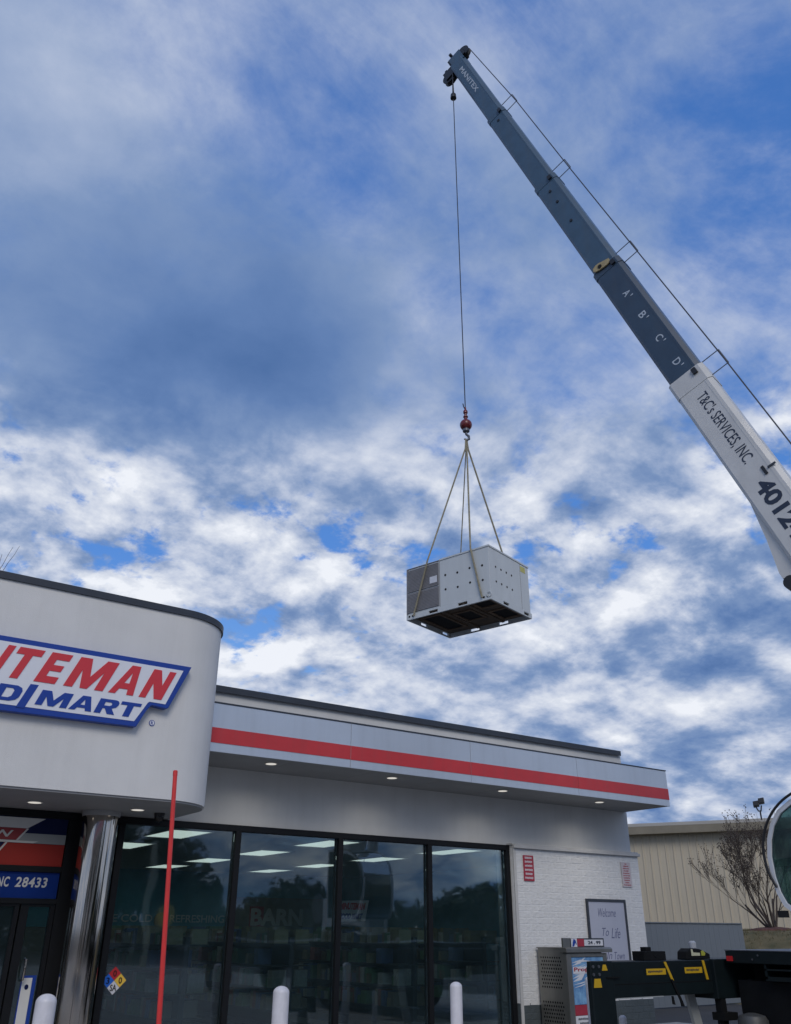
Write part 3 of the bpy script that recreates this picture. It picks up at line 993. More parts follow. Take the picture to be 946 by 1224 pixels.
# =================================================================== signs on the brick wall
def text_lines(parent, m_, x0, x1, z0, z1, rows_, y):
    """rows of small illegible print"""
    dz = (z1 - z0) / len(rows_)
    mb = MB()
    for i, fill in enumerate(rows_):
        zt = z1 - dz * i - dz * 0.2
        zb_ = zt - dz * 0.58
        wid = (x1 - x0) * fill
        x = (x0 + x1) / 2 - wid / 2
        xe = x + wid
        while x < xe - 0.004:
            w_ = min(random.uniform(0.014, 0.024), xe - x)
            mb.box(x, x + w_ * 0.62, y - 0.002, y, zb_ + random.uniform(0, .008), zt - random.uniform(0, .006))
            x += w_
    return ob('print', mb, m_, parent)


s1 = thing('notice_sign', 'red notice sign with rows of white print high beside the windows', 'sign', (11.14, 11.85, 2.4))
box('board', 11.02, 11.265, 11.845, 11.852, 2.385, 2.80, M_adred, s1, bevel=0.002)
text_lines(s1, M_adwhite, 11.04, 11.245, 2.40, 2.79, [.8, .85, .85, .9, .8, .95], 11.8445)
s2 = thing('notice_sign', 'white notice sign with red print near the wall corner', 'sign', (13.65, 11.85, 2.37))
box('board', 13.53, 13.79, 11.845, 11.852, 2.355, 2.79, mat('faded_white_sign', (0.52, 0.47, 0.49), 0.5, var=0.1, vscale=9), s2, bevel=0.002)
text_lines(s2, M_adred, 13.55, 13.77, 2.37, 2.78, [.25, .7, .75, .65, .8, .85, .8, .7, .5, .9], 11.8445)

wp = thing('framed_poster', 'black framed pale welcome poster hung on the white brick wall', 'poster', (13.0, 11.85, 0.6))
px0, px1, pz0, pz1 = 12.49, 13.53, 0.62, 2.135
ob('frame', MB().box(px0, px1, 11.825, 11.852, pz1 - .045, pz1).box(px0, px1, 11.825, 11.852, pz0, pz0 + .045).box(px0, px0 + .045, 11.825, 11.852, pz0 + .045, pz1 - .045).box(px1 - .045, px1, 11.825, 11.852, pz0 + .045, pz1 - .045), M_cap, wp)
box('board', px0 + .046, px1 - .046, 11.838, 11.85, pz0 + .046, pz1 - .046, M_poster, wp)
for s_, x, z, w_, h_ in (('Welcome', 12.78, 1.84, .46, .14), ('To', 12.84, 1.53, .17, .13), ('Life', 13.07, 1.49, .24, .17), ('In', 12.90, 1.16, .14, .12), ('Town', 13.10, 1.15, .27, .12)):
    text(s_, M_posterink, wp, (x, 11.8375, z), (1, 0, 0), (0, 0, 1), w_, h_, shear=0.35, bold=-0.005, depth=0.0015)

# =================================================================== perforated cabinet with a poster door
cg = thing('vending_cabinet', 'stainless vending cabinet with a perforated side and bright blue poster front', 'vending cabinet', (11.7, 11.5, 0))
XC, YC = 11.19, 11.14
ob('cabinet_body', MB().box(XC + .02, 12.08, YC + .06, 11.80, 0.0, 1.33), M_hole, cg)
# the perforated side: a sheet with real round holes
mb = MB()
ny, nz = 11, 24
sy0, sy1, sz0, sz1 = YC + .075, 11.80, 0.06, 1.345
dy, dzz = (sy1 - sy0) / ny, (sz1 - sz0) / nz
for j in range(nz):
    for i in range(ny):
        yc, zc2 = sy0 + dy * (i + .5), sz0 + dzz * (j + .5)
        a, b = dy / 2, dzz / 2
        sq = [(yc - a, zc2 - b), (yc, zc2 - b), (yc + a, zc2 - b), (yc + a, zc2), (yc + a, zc2 + b), (yc, zc2 + b), (yc - a, zc2 + b), (yc - a, zc2)]
        hole = (j % 12) in (1, 2, 3, 4, 5, 6, 7, 8, 9) and 0 < i < ny - 1 and j > 2
        if not hole:
            mb.add([(XC, p[0], p[1]) for p in (sq[0], sq[2], sq[4], sq[6])], [(0, 3, 2, 1)])
            continue
        off = dy * (.22 if j % 2 else -.22)
        r = 0.0165
        an = [math.radians(225 + 45 * k) for k in range(8)]
        ci = [(yc + off + r * math.cos(t), zc2 + r * math.sin(t)) for t in an]
        vv = [(XC, *p) for p in sq] + [(XC, *p) for p in ci]
        mb.add(vv, [(k, k + 8, (k + 1) % 8 + 8, (k + 1) % 8) for k in range(8)])
ob('perforated_side', mb, M_stain, cg)
box('top_plate', XC - .01, 12.1, YC + .06, 11.82, 1.345, 1.362, M_stain, cg)
ob('door_frame', MB().box(XC - .02, XC + .09, YC - .02, YC + .06, 0.03, 1.28).box(12.03, 12.12, YC - .02, YC + .06, 0.03, 1.28).box(XC + .09, 12.03, YC - .02, YC + .06, 1.225, 1.28).box(XC + .09, 12.03, YC - .02, YC + .06, 0.03, 0.12), M_stain, cg, bevel=0.006)
ob('hood', MB().prism([(XC - .05, YC - .06, 1.29), (XC - .05, YC + .09, 1.29), (XC - .05, YC + .09, 1.365), (XC - .05, YC - .03, 1.365), (XC - .05, YC - .06, 1.345)], (1.08, 0, 0)), M_stain, cg, bevel=0.005)
ad = box('poster', XC + .09, 12.03, YC - .004, YC + .004, 0.55, 1.222, M_adblue, cg)
rnd = random.Random(3)
mb = MB()
for k in range(9):
    z0 = 0.78 + 0.045 * k
    x0 = XC + .1
    mb.prism([(x0, YC - .0045, z0), (x0 + rnd.uniform(.3, .8), YC - .0045, z0 + rnd.uniform(.02, .16)), (x0 + .2, YC - .0045, z0 + rnd.uniform(.015, .05))], (0, -.001 - .0002 * k, 0))
ob('white_burst', mb, M_adwhite, ad)
box('word_panel', XC + .12, 11.95, YC - .0095, YC - .007, 0.985, 1.085, M_adwhite, ad)
text('Propane', M_adred, ad, (XC + .14, YC - .0098, 1.0), (1, 0, 0), (0, 0, 1), .58, .075, bold=0.02)
rp = box('poster', XC + .09, 12.03, YC - .004, YC + .004, 0.40, 0.545, M_adred, cg)
box('price_panel', XC + .38, 11.95, YC - .008, YC - .0045, 0.42, 0.525, M_adwhite, rp)
wpn = box('poster', XC + .09, 12.03, YC - .004, YC + .004, 0.125, 0.395, M_adwhite, cg)
text_lines(wpn, M_ink, XC + .13, 11.9, 0.14, 0.38, [.9, .8, .9, .7], YC - .0045)
ts = ob('price_board', MB().box(11.335, 12.12, YC + .02, YC + .05, 1.366, 1.50), M_cap, cg)
box('board_bracket', 11.16, 11.325, YC + .025, YC + .06, 1.366, 1.503, M_stain, cg)
box('blue_figure_panel', 11.34, 11.475, YC + .015, YC + .0195, 1.37, 1.496, M_adwhite, ts)
polyxz('blue_figure', [(11.36, 1.375), (11.40, 1.38), (11.43, 1.43), (11.465, 1.40), (11.44, 1.47), (11.40, 1.49), (11.375, 1.44)], YC + .0148, .002, M_sblue, ts)
box('red_panel', 11.48, 11.64, YC + .015, YC + .0195, 1.378, 1.49, M_adred, ts)
box('white_panel', 11.645, 12.09, YC + .015, YC + .0195, 1.388, 1.478, M_adwhite, ts)
text('24 . 99', M_ink, ts, (11.73, YC + .0145, 1.408), (1, 0, 0), (0, 0, 1), .30, .052, bold=0.03)

# =================================================================== bollards
def bollard(x, y, r, h, label):
    t = thing('bollard', label, 'bollard', (x, y, 0), 'white bollards along the storefront')
    prof = [(r, 0.004), (r, h - r * .75)] + [(r * math.cos(a), h - r * .75 + r * .75 * math.sin(a)) for a in [math.pi / 2 * i / 7 for i in range(1, 8)]]
    ob('sleeve', MB().lathe(prof, (x, y, 0), n=28), M_bollard, t, smooth=True)
    ob('base_ring', MB().lathe([(r + .03, 0.004), (r + .03, .02), (r + .004, .03)], (x, y, 0), n=28), M_bollard, t)


bollard(2.497, 9.09, 0.092, 1.072, 'white domed bollard in front of the polished column')
bollard(4.873, 9.04, 0.085, 1.075, 'white domed bollard in front of the second window pane')
bollard(6.980, 8.75, 0.070, 1.075, 'white domed bollard in front of the fourth window pane')
bollard(9.42, 8.97, 0.07, 1.075, 'white bollard mostly hidden by the crane outrigger leg')
bollard(10.02, 9.02, 0.05, 0.60, 'short white post showing under the crane outrigger beam')

# =================================================================== leaning red pole
rp_ = thing('marker_pole', 'tall thin red pole leaning in front of the window glass', 'pole', (2.06, 5.2, 0))
top = Vector((0.356 * 5.6, 0.934 * 5.6, 1.6 + 0.156 * 5.6))
bot = Vector((0.367 * 5.6, 0.93 * 5.6, 1.6 - 0.083 * 5.6))
dirp = (bot - top).normalized()
foot = top + dirp * ((top.z - 0.0) / -dirp.z)
ob('shaft', MB().tube([foot + Vector((0, 0, .02)), top], [0.016, 0.0135], 10), M_poleR, rp_, smooth=True)
ob('end_cap', MB().lathe([(.0145, -.02), (.0145, .008), (.010, .012)], top, -dirp, 12), M_poleR, rp_, smooth=True)
ob('foot_plate', MB().lathe([(.09, 0.004), (.09, .02), (.03, .05)], (foot.x, foot.y, 0), n=20), M_black, rp_)

# =================================================================== the crane
crane = thing('crane_truck', 'truck crane with a long blue and white telescopic boom and dark outrigger', 'crane truck', (12.3, 4.2, 0))
TIP = Vector((10.507, 12.067, 23.627))
U = Vector((0.07516359, -0.33841702, -0.93798953)).normalized()      # down the boom
A = Vector((-0.976, -0.217, 0)).normalized()
A = (A - U * A.dot(U)).normalized()                                   # the boom's left side
Wv = A.cross(U).normalized()
if Wv.y > 0:
    Wv = -Wv                                                           # the boom's back, where the rope runs


def bp(s, a, w):
    return TIP + U * s + A * a + Wv * w


def boom_box(s0, s1, h, b, ch=0.05):
    """a boom section: a long tube with chamfered long edges"""
    prof = [(-b, -h / 2 + ch), (-b + ch, -h / 2), (b - ch, -h / 2), (b, -h / 2 + ch), (b, h / 2 - ch * 1.6), (b - ch, h / 2), (-b + ch, h / 2), (-b, h / 2 - ch * 1.6)]
    mb = MB()
    mb.prism([bp(s0, a, w) for a, w in prof], U * (s1 - s0))
    return mb


EX = 3.505
HT = [0.475, 0.525, 0.575, 0.625, 0.69]
secs = []
for k in range(5):
    h, b = HT[k], HT[k] * 0.36
    s0 = 0.15 if k == 0 else EX * k
    s1 = EX * (k + 1) + 0.6 if k < 4 else 22.9
    mm = (M_boomB, M_boomB, M_boomB, M_boomD, M_boomW)[k]
    sct = ob('boom_section', boom_box(s0, s1, h, b), mm, crane)
    secs.append(sct)
    if k:
        ob('section_collar', boom_box(s0 - 0.02, s0 + (0.16 if k < 4 else 0.36), h + 0.02, b + 0.007), mm, sct)
        # wear pad and pin on the collar
        ob('wear_pad', MB().obox(bp(s0 + .02, b + .012, h * .18), U * .12, Wv * .09, A * .035), M_black, sct)
    # long seam where the upper lip laps the side plate
    ob('side_lip', MB().obox(bp(s0 + .2, b - .004, h * .30), U * ((EX if k < 4 else 9) - .3), Wv * .018, A * .008), mm, sct)
# yellowish pad eye on the third collar
s0 = EX * 3 - .05
ob('lug', MB().prism([bp(s0 + x, .24, -.02 + y) for x, y in ((-.05, .05), (-.01, .16), (.09, .16), (.10, .05), (.08, -.10), (.05, -.19), (.0, -.23), (-.07, -.21), (-.10, -.13), (-.09, -.05))], A * .03), mat('lug_tan', (0.42, 0.33, 0.16), 0.5, var=0.3, vscale=12), secs[3])
ob('lug_hole', MB().lathe([(.045, 0), (.045, .012)], bp(s0 + .01, .2705, -.09), A, 12), M_hole, secs[3])
# small pins on the side
for s_ in (EX + .35, EX * 2 + .45, EX * 2 + .9, EX * 2 + 1.7):
    kk = int(s_ // EX)
    ob('pin', MB().lathe([(.035, 0), (.035, .02)], bp(s_, HT[kk] * .36 - .002, -.02), A, 10), M_black, secs[kk])
# rope guides at the collars
for k, (s_, hh) in enumerate(((EX - .05, HT[1]), (EX * 2 - .05, HT[2]), (EX * 3 - .05, HT[3]), (EX * 4 + .05, HT[4]), (EX * 4 + 3.6, HT[4]))):
    g = MB()
    wtop = hh / 2 + 0.34
    for a in (-.18, .18):
        g.tube([bp(s_ + a, .06, hh / 2 - .02), bp(s_ + a, .06, wtop)], 0.010, 6)
    g.tube([bp(s_ - .18, .06, wtop), bp(s_ + .18, .06, wtop)], 0.011, 6)
    ob('rope_guide', g, M_steel, secs[min(k + 1, 4)])
# boom head with sheaves
hd = ob('boom_head', MB().obox(bp(-.20, .16, -.16), U * .50, Wv * .40, A * -.03).obox(bp(-.20, -.13, -.16), U * .50, Wv * .40, A * -.03)
        .obox(bp(.02, .14, -.20), U * .2, Wv * .40, A * -.28), M_boomB, crane)


def sheave(c, r, parent):
    ob('sheave', MB().lathe([(r * .4, -.075), (r, -.07), (r, -.045), (r * .86, -.02), (r * .86, .02), (r, .045), (r, .07), (r * .4, .075)], c, A, 24), M_black, parent, smooth=True)


SH1 = bp(-.12, 0, .27)
SH2 = bp(.26, 0, -.42)
sheave(SH1, 0.20, hd)
sheave(SH2, 0.21, hd)
ob('sheave_bracket', MB().obox(bp(.02, .11, -.52), U * .34, Wv * .36, A * -.02).obox(bp(.02, -.09, -.52), U * .34, Wv * .36, A * -.02)
   .obox(bp(-.24, .11, .06), U * .30, Wv * .26, A * -.02).obox(bp(-.24, -.09, .06), U * .30, Wv * .26, A * -.02), M_black, hd)
ob('head_hardware', MB().obox(bp(-.30, .1, -.22), U * .22, Wv * .16, A * -.2).obox(bp(-.42, .05, -.06), U * .16, Wv * .035, A * -.03).lathe([(.045, 0), (.045, .1)], bp(-.42, .04, -.04), A, 10)
   .obox(bp(-.14, .05, -.44), U * .12, Wv * .08, A * -.04).obox(bp(.34, .06, -.38), U * .16, Wv * .07, A * -.04), M_black, hd)
# hoist rope: along the boom's back, over the head and down to the ball
RX, RY = 10.375, 12.18
w_rope = HT[2] / 2 + 0.335
rpts = [bp(22.5, -.02, HT[4] / 2 + .30), bp(EX * 4 + .05, -.02, HT[4] / 2 + .32), bp(EX * 2, -.02, HT[2] / 2 + .31), bp(EX, -.02, HT[1] / 2 + .32), SH1 + Wv * .19 + U * .05]
for t in (40, 80, 120, 160):
    rpts.append(SH1 + Wv * .19 * math.cos(R_(t)) - U * .19 * math.sin(R_(t)))
dn = [(RX + .0, RY, 23.2)]
ob('hoist_rope', MB().tube(rpts + [SH2 - U * .18 - Wv * .04, SH2 - Wv * .19, Vector((RX, RY, SH2.z - .05)), Vector((RX, RY, 12.02))], 0.0125, 6), M_rope, crane)
ob('trip_weight', MB().lathe([(.02, .62), (.025, .3), (.03, .22), (.075, .16), (.085, .02), (.03, -.02)], (RX, RY, 22.15), n=14), M_black, crane, smooth=True)

# lettering on the boom's left side
def btext(s_str, s, w, length, height, m_, k, bold=0.0, shear=0.0):
    text(s_str, m_, secs[k], bp(s, HT[k] * .36 + .0008, w), U, Wv, length, height, bold=bold, shear=shear, depth=0.003)


for i, ch in enumerate('ABCD'):
    s_ = EX * 3 + .93 + i * .715
    btext(ch, s_, -.05, .125, .15, M_inkw, 3, bold=0.012)
    btext("'", s_ + .175, .05, .024, .06, M_inkw, 3)
btext("T&C's SERVICES, INC.", EX * 4 + .55, -.10, 1.66, .235, M_ink, 4, bold=0.004)
btext('40124', EX * 4 + 2.62, -.15, 1.16, .29, M_ink, 4, bold=0.035)
btext('MANITEX', .62, -.07, 1.45, .13, M_inkw, 0, bold=0.015)
ob('length_marker', MB().obox(bp(EX * 4 + 2.42, HT[4] * .36 + .001, .10), U * .16, Wv * .05, A * .02), M_black, secs[4])
ob('length_marker', MB().obox(bp(EX * 4 + 2.48, HT[4] * .36 + .001, .19), U * .03, Wv * .14, A * .02), M_cap, secs[4])

# lift cylinder cradle under the base section
cr = MB()
hb = HT[4] / 2
b = .17
prof = [(EX * 4 + 2.6, -hb + .03), (EX * 4 + 2.9, -hb - .02), (EX * 4 + 3.5, -hb - .12), (EX * 4 + 4.05, -hb - .24), (EX * 4 + 4.15, -hb - .24), (EX * 4 + 4.3, -hb + .03)]
cr.prism([bp(s, b, w) for s, w in prof], A * (-2 * b))
ob('cylinder_cradle', cr, M_boomW, secs[4])
ob('cradle_pin', MB().lathe([(.11, 0), (.11, .42)], bp(EX * 4 + 4.28, .21, -hb - .17), -A, 16), M_black, secs[4])
pv = bp(EX * 4 + 4.28, 0, -hb - .17)
cylbot = Vector((12.15, 5.65, 1.9))
ob('lift_cylinder', MB().tube([pv, cylbot.lerp(pv, .55)], .07, 14), M_steel, crane, smooth=True)
ob('cylinder_barrel', MB().tube([cylbot.lerp(pv, .62), cylbot], .125, 16), M_boomW, crane, smooth=True)
# turntable and tower that carry the boom's foot
ob('turntable', MB().lathe([(.75, 1.38), (.75, 1.56), (.6, 1.6)], (12.25, 4.7, 0), n=28), M_tblack, crane, smooth=True)
ob('turret', MB().box(11.95, 12.04, 3.7, 5.8, 1.6, 2.3).box(12.40, 12.49, 3.7, 5.8, 1.6, 2.3).box(11.95, 12.49, 3.9, 5.6, 1.55, 1.7), M_cabw, crane)
ob('winch_drum', MB().lathe([(.3, 0), (.3, .03), (.18, .031), (.18, .35), (.3, .351), (.3, .38)], (12.03, 3.3, 2.1), (1, 0, 0), 24), M_steel, crane)

# operator's cab: a curved side frame, glass and a black guard tube
cabp = [(5.55, 1.83), (6.70, 1.815), (6.93, 1.83), (7.03, 1.90), (7.10, 2.05), (7.14, 2.25), (7.145, 2.50), (7.10, 2.72), (7.02, 2.90), (6.88, 3.06), (6.68, 3.17), (6.45, 3.24), (6.1, 3.28), (5.55, 3.28)]


def inset(pl, d):
    cx0 = sum(p[0] for p in pl) / len(pl)
    out = []
    n_ = len(pl)
    for i in range(n_):
        p0, p1, p2 = Vector(pl[i - 1]), Vector(pl[i]), Vector(pl[(i + 1) % n_])
        e1, e2 = (p1 - p0).normalized(), (p2 - p1).normalized()
        nn = (Vector((-e1.y, e1.x)) + Vector((-e2.y, e2.x))).normalized()
        c_ = max(.5, nn.dot(Vector((-e1.y, e1.x))))
        out.append(tuple(p1 + nn * d / c_))
    return out


cabp = [(a - (.05 if a > 5.6 else 0), b_) for a, b_ in cabp]
cin = inset(cabp, 0.055)
XL, XR = 10.98, 11.80
cab = bpy.data.objects.new('operator_cab', None)
C.objects.link(cab)
cab.parent = crane
cab.location = Vector((11.4, 6.3, 1.8)) - wloc(crane)


def ring(x0, x1, out, inn):
    n_ = len(out)
    v = [(x0, *p) for p in out] + [(x0, *p) for p in inn] + [(x1, *p) for p in out] + [(x1, *p) for p in inn]
    f = []
    for i in range(n_):
        j = (i + 1) % n_
        f += [(i, i + n_, j + n_, j), (2 * n_ + i, 2 * n_ + j, 3 * n_ + j, 3 * n_ + i), (i, j, 2 * n_ + j, 2 * n_ + i), (n_ + i, 3 * n_ + i, 3 * n_ + j, n_ + j)]
    return MB().add(v, f)


ob('side_frame', ring(XL, XL + .06, cabp, cin), M_cabw, cab, smooth=True)
ob('side_frame', ring(XR - .06, XR, cabp, cin), M_cabw, cab, smooth=True)
ob('side_window', MB().prism([(XL + .022, *p) for p in inset(cin, .004)], (.008, 0, 0)), M_cabglass, cab)
ob('side_window', MB().prism([(XR - .03, *p) for p in inset(cin, .004)], (.008, 0, 0)), M_cabglass, cab)
fr = [p for p in cabp if p[0] > 6.4]
mb = MB()
for i in range(len(fr) - 1):
    (a, b_), (c_, d_) = fr[i], fr[i + 1]
    mb.add([(XL + .0605, a - .012, b_), (XR - .0605, a - .012, b_), (XR - .0605, c_ - .012, d_), (XL + .0605, c_ - .012, d_)], [(0, 1, 2, 3)])
ob('windscreen', mb, M_cabglass, cab, smooth=True)
box('cab_floor', XL + .061, XR - .061, 5.6, 6.9, 1.835, 1.9, M_tblack, cab)
box('cab_roof', XL + .061, XR - .061, 5.6, 6.35, 3.225, 3.27, M_cabw, cab)
box('cab_back', XL + .061, XR - .061, 5.56, 5.60, 1.9, 3.22, M_tblack, cab)
ob('operator_seat', MB().box(11.16, 11.62, 5.85, 6.35, 2.15, 2.28).box(11.16, 11.62, 5.75, 5.87, 2.28, 2.95).box(11.28, 11.5, 5.95, 6.2, 1.9, 2.15), M_black, cab, bevel=0.03)
ob('control_lever', MB().tube([(11.2, 6.6, 1.9), (11.2, 6.55, 2.45)], .02, 6).tube([(11.5, 6.6, 1.9), (11.5, 6.55, 2.45)], .02, 6).box(11.1, 11.65, 6.6, 6.8, 1.9, 2.25), M_black, cab)
gp = []
for i in range(29):
    t_ = R_(112 - i * 5.0)
    gp.append((6.22 + .90 * math.cos(t_), 2.50 + .80 * math.sin(t_)))
ob('guard_tube', MB().tube([(XL - .03, *p) for p in gp], .018, 8), M_black, cab, smooth=True)
ob('guard_foot', MB().box(XL - .045, XL + .03, 6.95, 7.06, 1.77, 1.85), M_black, cab)

# carrier: deck, frame, wheels
deck = box('deck', 11.2, 13.6, -3.0, 8.13, 1.225, 1.372, M_tgreen, crane, bevel=0.008)
box('deck_edge', 11.195, 13.605, -3.0, 8.134, 1.374, 1.385, M_steel, deck)
ob('deck_bolt', MB().lathe([(.012, 0), (.012, .008)], (11.199, 7.63, 1.325), (-1, 0, 0), 8).lathe([(.012, 0), (.012, .008)], (11.199, 7.72, 1.275), (-1, 0, 0), 8), M_steel, deck)
box('marker_light', 11.17, 11.198, 8.02, 8.10, 1.25, 1.31, M_hazred, deck)
box('chassis_frame', 11.75, 13.05, -3.0, 8.1, 0.72, 1.222, M_tblack, crane)
ob('step_box', MB().box(11.22, 11.74, 6.2, 7.58, 1.03, 1.05).box(11.22, 11.25, 6.2, 7.58, 1.05, 1.08).box(11.22, 11.74, 7.55, 7.58, 1.05, 1.22).box(11.22, 11.25, 6.2, 7.58, 1.15, 1.17), M_tgreen, crane)
box('tool_box', 11.34, 11.74, 4.0, 8.1, 0.22, 1.02, M_tblack, crane, bevel=0.01)
ob('air_tank', MB().lathe([(.05, 0), (.16, .03), (.19, .08), (.19, .52), (.16, .57), (.05, .6)], (11.12, 7.80, 0.06), n=24), mat('tank_grey', (0.07, 0.072, 0.07), 0.5, var=0.3, vscale=6), crane, smooth=True)
for yy in (6.25, 5.0, -1.2):
    for xx, sx in ((11.55, -1), (13.25, 1)):
        wh = ob('wheel', MB().lathe([(.3, -.15), (.47, -.15), (.52, -.11), (.53, 0), (.52, .11), (.47, .15), (.3, .15)], (xx, yy, .54), (1, 0, 0), 32), M_rubber, crane, smooth=True)
        ob('rim', MB().lathe([(.08, .1), (.28, .12), (.3, .16), (.3, -.13), (.08, -.1)], (xx, yy, .54), (sx, 0, 0), 24), M_steel, wh, smooth=True)
mg = MB()
n_ = 14
for i in range(n_):
    t0, t1 = math.pi * (i / n_), math.pi * ((i + 1) / n_)
    for r0, r1 in ((.64, .655),):
        p = [(6.25 + r * math.cos(t), .54 + r * math.sin(t)) for r, t in ((r0, t0), (r1, t0), (r1, t1), (r0, t1))]
        mg.prism([(11.36, *q) for q in p], (.38, 0, 0))
ob('mudguard', mg, mat('mudguard_grey', (0.06, 0.075, 0.07), 0.5, var=0.2, vscale=5), crane)

# outrigger beam, its leg and marks
YB = 8.242
ob('outrigger_housing', MB().box(10.99, 13.75, YB - .06, YB + .45, 0.80, 1.272), M_tgreen, crane, bevel=0.008)
beam = box('outrigger_beam', 9.056, 11.0, YB, YB + .38, 0.865, 1.262, M_tgreen, crane, bevel=0.008)
box('beam_seam', 9.07, 10.985, YB - .003, YB - .0005, 1.008, 1.018, M_tblack, beam)
box('beam_flange', 9.07, 9.95, YB - .012, YB + .05, 0.858, 0.868, M_bandgrey, beam)
leg = ob('outrigger_leg', MB().box(8.66, 9.055, YB - .012, YB + .05, 0.25, 1.272).box(8.95, 9.05, YB + .051, YB + .34, .25, 1.20), M_tgreen, crane, bevel=0.01)
ob('jack_ram', MB().lathe([(.09, .08), (.09, .26)], (8.85, YB + .2, 0), n=20), M_steel, leg)
ob('foot_pad', MB().lathe([(.28, .004), (.28, .06), (.12, .08)], (8.85, YB + .2, 0), n=24), M_steel, leg)
for x, z in ((8.70, 1.215), (8.80, 1.215), (8.70, 1.13), (8.80, 1.13)):
    ob('bolt', MB().lathe([(.018, 0), (.018, .012)], (x, YB - .0122, z), (0, -1, 0), 10), M_steel, leg)
polyxz('warning_label', [(8.855, 1.17), (8.955, 1.17), (8.93, 1.235), (8.88, 1.235)], YB - .0125, .003, M_yel, leg)
polyxz('warning_label', [(8.69, .99), (8.83, .99), (8.815, 1.085), (8.71, 1.085)], YB - .0125, .003, M_yel, leg)
box('hand_grip', 8.92, 9.15, YB - .03, YB - .013, 1.085, 1.10, M_tblack, leg)
for (lx0, lx1, z0, bars) in ((9.68, 10.055, 1.105, (10.03, 1.25, 10.145, 1.035)), (10.44, 10.80, 1.11, (10.815, 1.258, 10.865, 1.03))):
    lb = box('position_label', lx0, lx1, YB - .004, YB - .0006, z0, z0 + .07, M_yel, beam)
    text_lines(lb, M_ink, lx0 + .03, lx1 - .06, z0 + .012, z0 + .06, [1.0], YB - .0045)
    bx, bz, cx2, cz2 = bars
    ob('yellow_strip', MB().prism([(bx, YB - .0006, bz), (bx + .045, YB - .0006, bz), (cx2 + .045, YB - .0006, cz2), (cx2, YB - .0006, cz2)], (0, -.008, 0)), M_yel, beam)
ob('hanging_strap', MB().prism([(10.12, YB - .02, 1.05), (10.155, YB - .02, 1.05), (10.30, YB - .02, .80), (10.33, YB - .02, .74), (10.27, YB - .02, .74), (10.255, YB - .02, .80)], (0, .012, 0)), M_tblack, beam)
ob('hanging_strap', MB().prism([(10.10, YB - .02, .86), (10.13, YB - .02, .86), (10.15, YB - .02, .76), (10.10, YB - .02, .77)], (0, .012, 0)), M_tblack, beam)
ob('control_box', MB().box(9.79, 10.22, YB + .1, YB + .3, 1.264, 1.37).box(9.90, 10.0, YB + .15, YB + .25, 1.37, 1.42).tube([(9.93, YB + .12, 1.37), (10.02, YB + .1, 1.30)], .012, 6), M_tblack, crane, bevel=0.005)
rl = ob('strap_reel', MB().prism([(10.64 + .0, YB + .1, 1.264), (11.15, YB + .1, 1.264), (11.15, YB + .1, 1.33), (10.95, YB + .1, 1.39), (10.74, YB + .1, 1.40), (10.66, YB + .1, 1.36)], (0, .16, 0)), M_tblack, crane, bevel=0.01)
polyxz('pale_tag', [(10.75, 1.31), (10.93, 1.31), (10.93, 1.345), (10.79, 1.35), (10.78, 1.39), (10.75, 1.39)], YB + .099, .004, mat('pale_tag', (0.5, 0.5, 0.35), 0.5), rl)
polyxz('green_tag', [(10.96, 1.31), (11.03, 1.31), (11.05, 1.34), (11.0, 1.375), (10.96, 1.365)], YB + .099, .004, mat('green_yellow_tag', (0.35, 0.36, 0.04), 0.5), rl)
ob('beacon', MB().lathe([(.03, 1.385), (.05, 1.40), (.05, 1.47), (.03, 1.49)], (10.93, YB + .2, 0), n=16), mat('clear_grey_lens', (0.35, 0.37, 0.40), 0.2), crane, smooth=True)
ob('stay_bar', MB().obox((10.80, YB + .30, .862), (.16, 0, 0), (0, .05, 0), (.22, 0, -.85)), M_bandgrey, crane)
ob('hose_bracket', MB().box(11.02, 11.3, YB - .1, YB + .1, .55, .64).box(11.05, 11.15, YB - .05, YB + .05, .3, .8), M_tblack, crane)

# =================================================================== hook ball, slings and rooftop unit
ball = thing('overhaul_ball', 'dark red crane hook ball hanging from the hoist rope', 'hook ball', (RX, RY, 11.2))
BC = Vector((RX, RY, 11.60))
ob('ball', MB().lathe([(.135 * math.sin(math.pi * i / 16), -.135 * math.cos(math.pi * i / 16)) for i in range(17)], BC, n=28), M_ballr, ball, smooth=True)
ob('wedge_socket', MB().lathe([(.035, .12), (.04, .19), (.055, .20), (.055, .22), (.035, .23), (.03, .30), (.05, .31), (.05, .36), (.022, .40), (.018, .46)], BC, n=16), M_ballr, ball, smooth=True)
ob('rope_tail', MB().tube([BC + Vector((.0, .0, .40)), BC + Vector((-.03, .02, .48)), BC + Vector((-.04, .03, .56))], .012, 6), M_rope, ball)
ob('hook', MB().lathe([(.08, -.115), (.075, -.17), (.05, -.185)], BC, n=16).tube([BC + Vector((0, 0, -.18)), BC + Vector((0, 0, -.24)), BC + Vector((.05, -.02, -.28)), BC + Vector((.055, -.02, -.35)), BC + Vector((0, 0, -.39)), BC + Vector((-.05, .02, -.36))], [.03, .028, .03, .032, .028, .014], 8), M_steel, ball, smooth=True)
HK = BC + Vector((0, 0, -.36))

zb0, zt0 = 7.149, 8.25
Ab, Bb, Cb, Db = Vector((9.447, 13.10, zb0)), Vector((9.985, 11.20, zb0)), Vector((11.43, 11.70, zb0)), Vector((10.88, 13.58, zb0))
ac = thing('rooftop_unit', 'pale grey rooftop air conditioner hanging from four slings in the sky', 'air conditioner', ((Ab + Cb) / 2))
ex = (Ab - Bb).normalized()          # along the long side, away from the near corner
ey = Vector((-ex.y, ex.x, 0))
if ey.dot(Cb - Bb) < 0:
    ey = -ey
LL, SS, HH = 1.98, 1.44, zt0 - zb0
EZ = Vector((0, 0, 1))


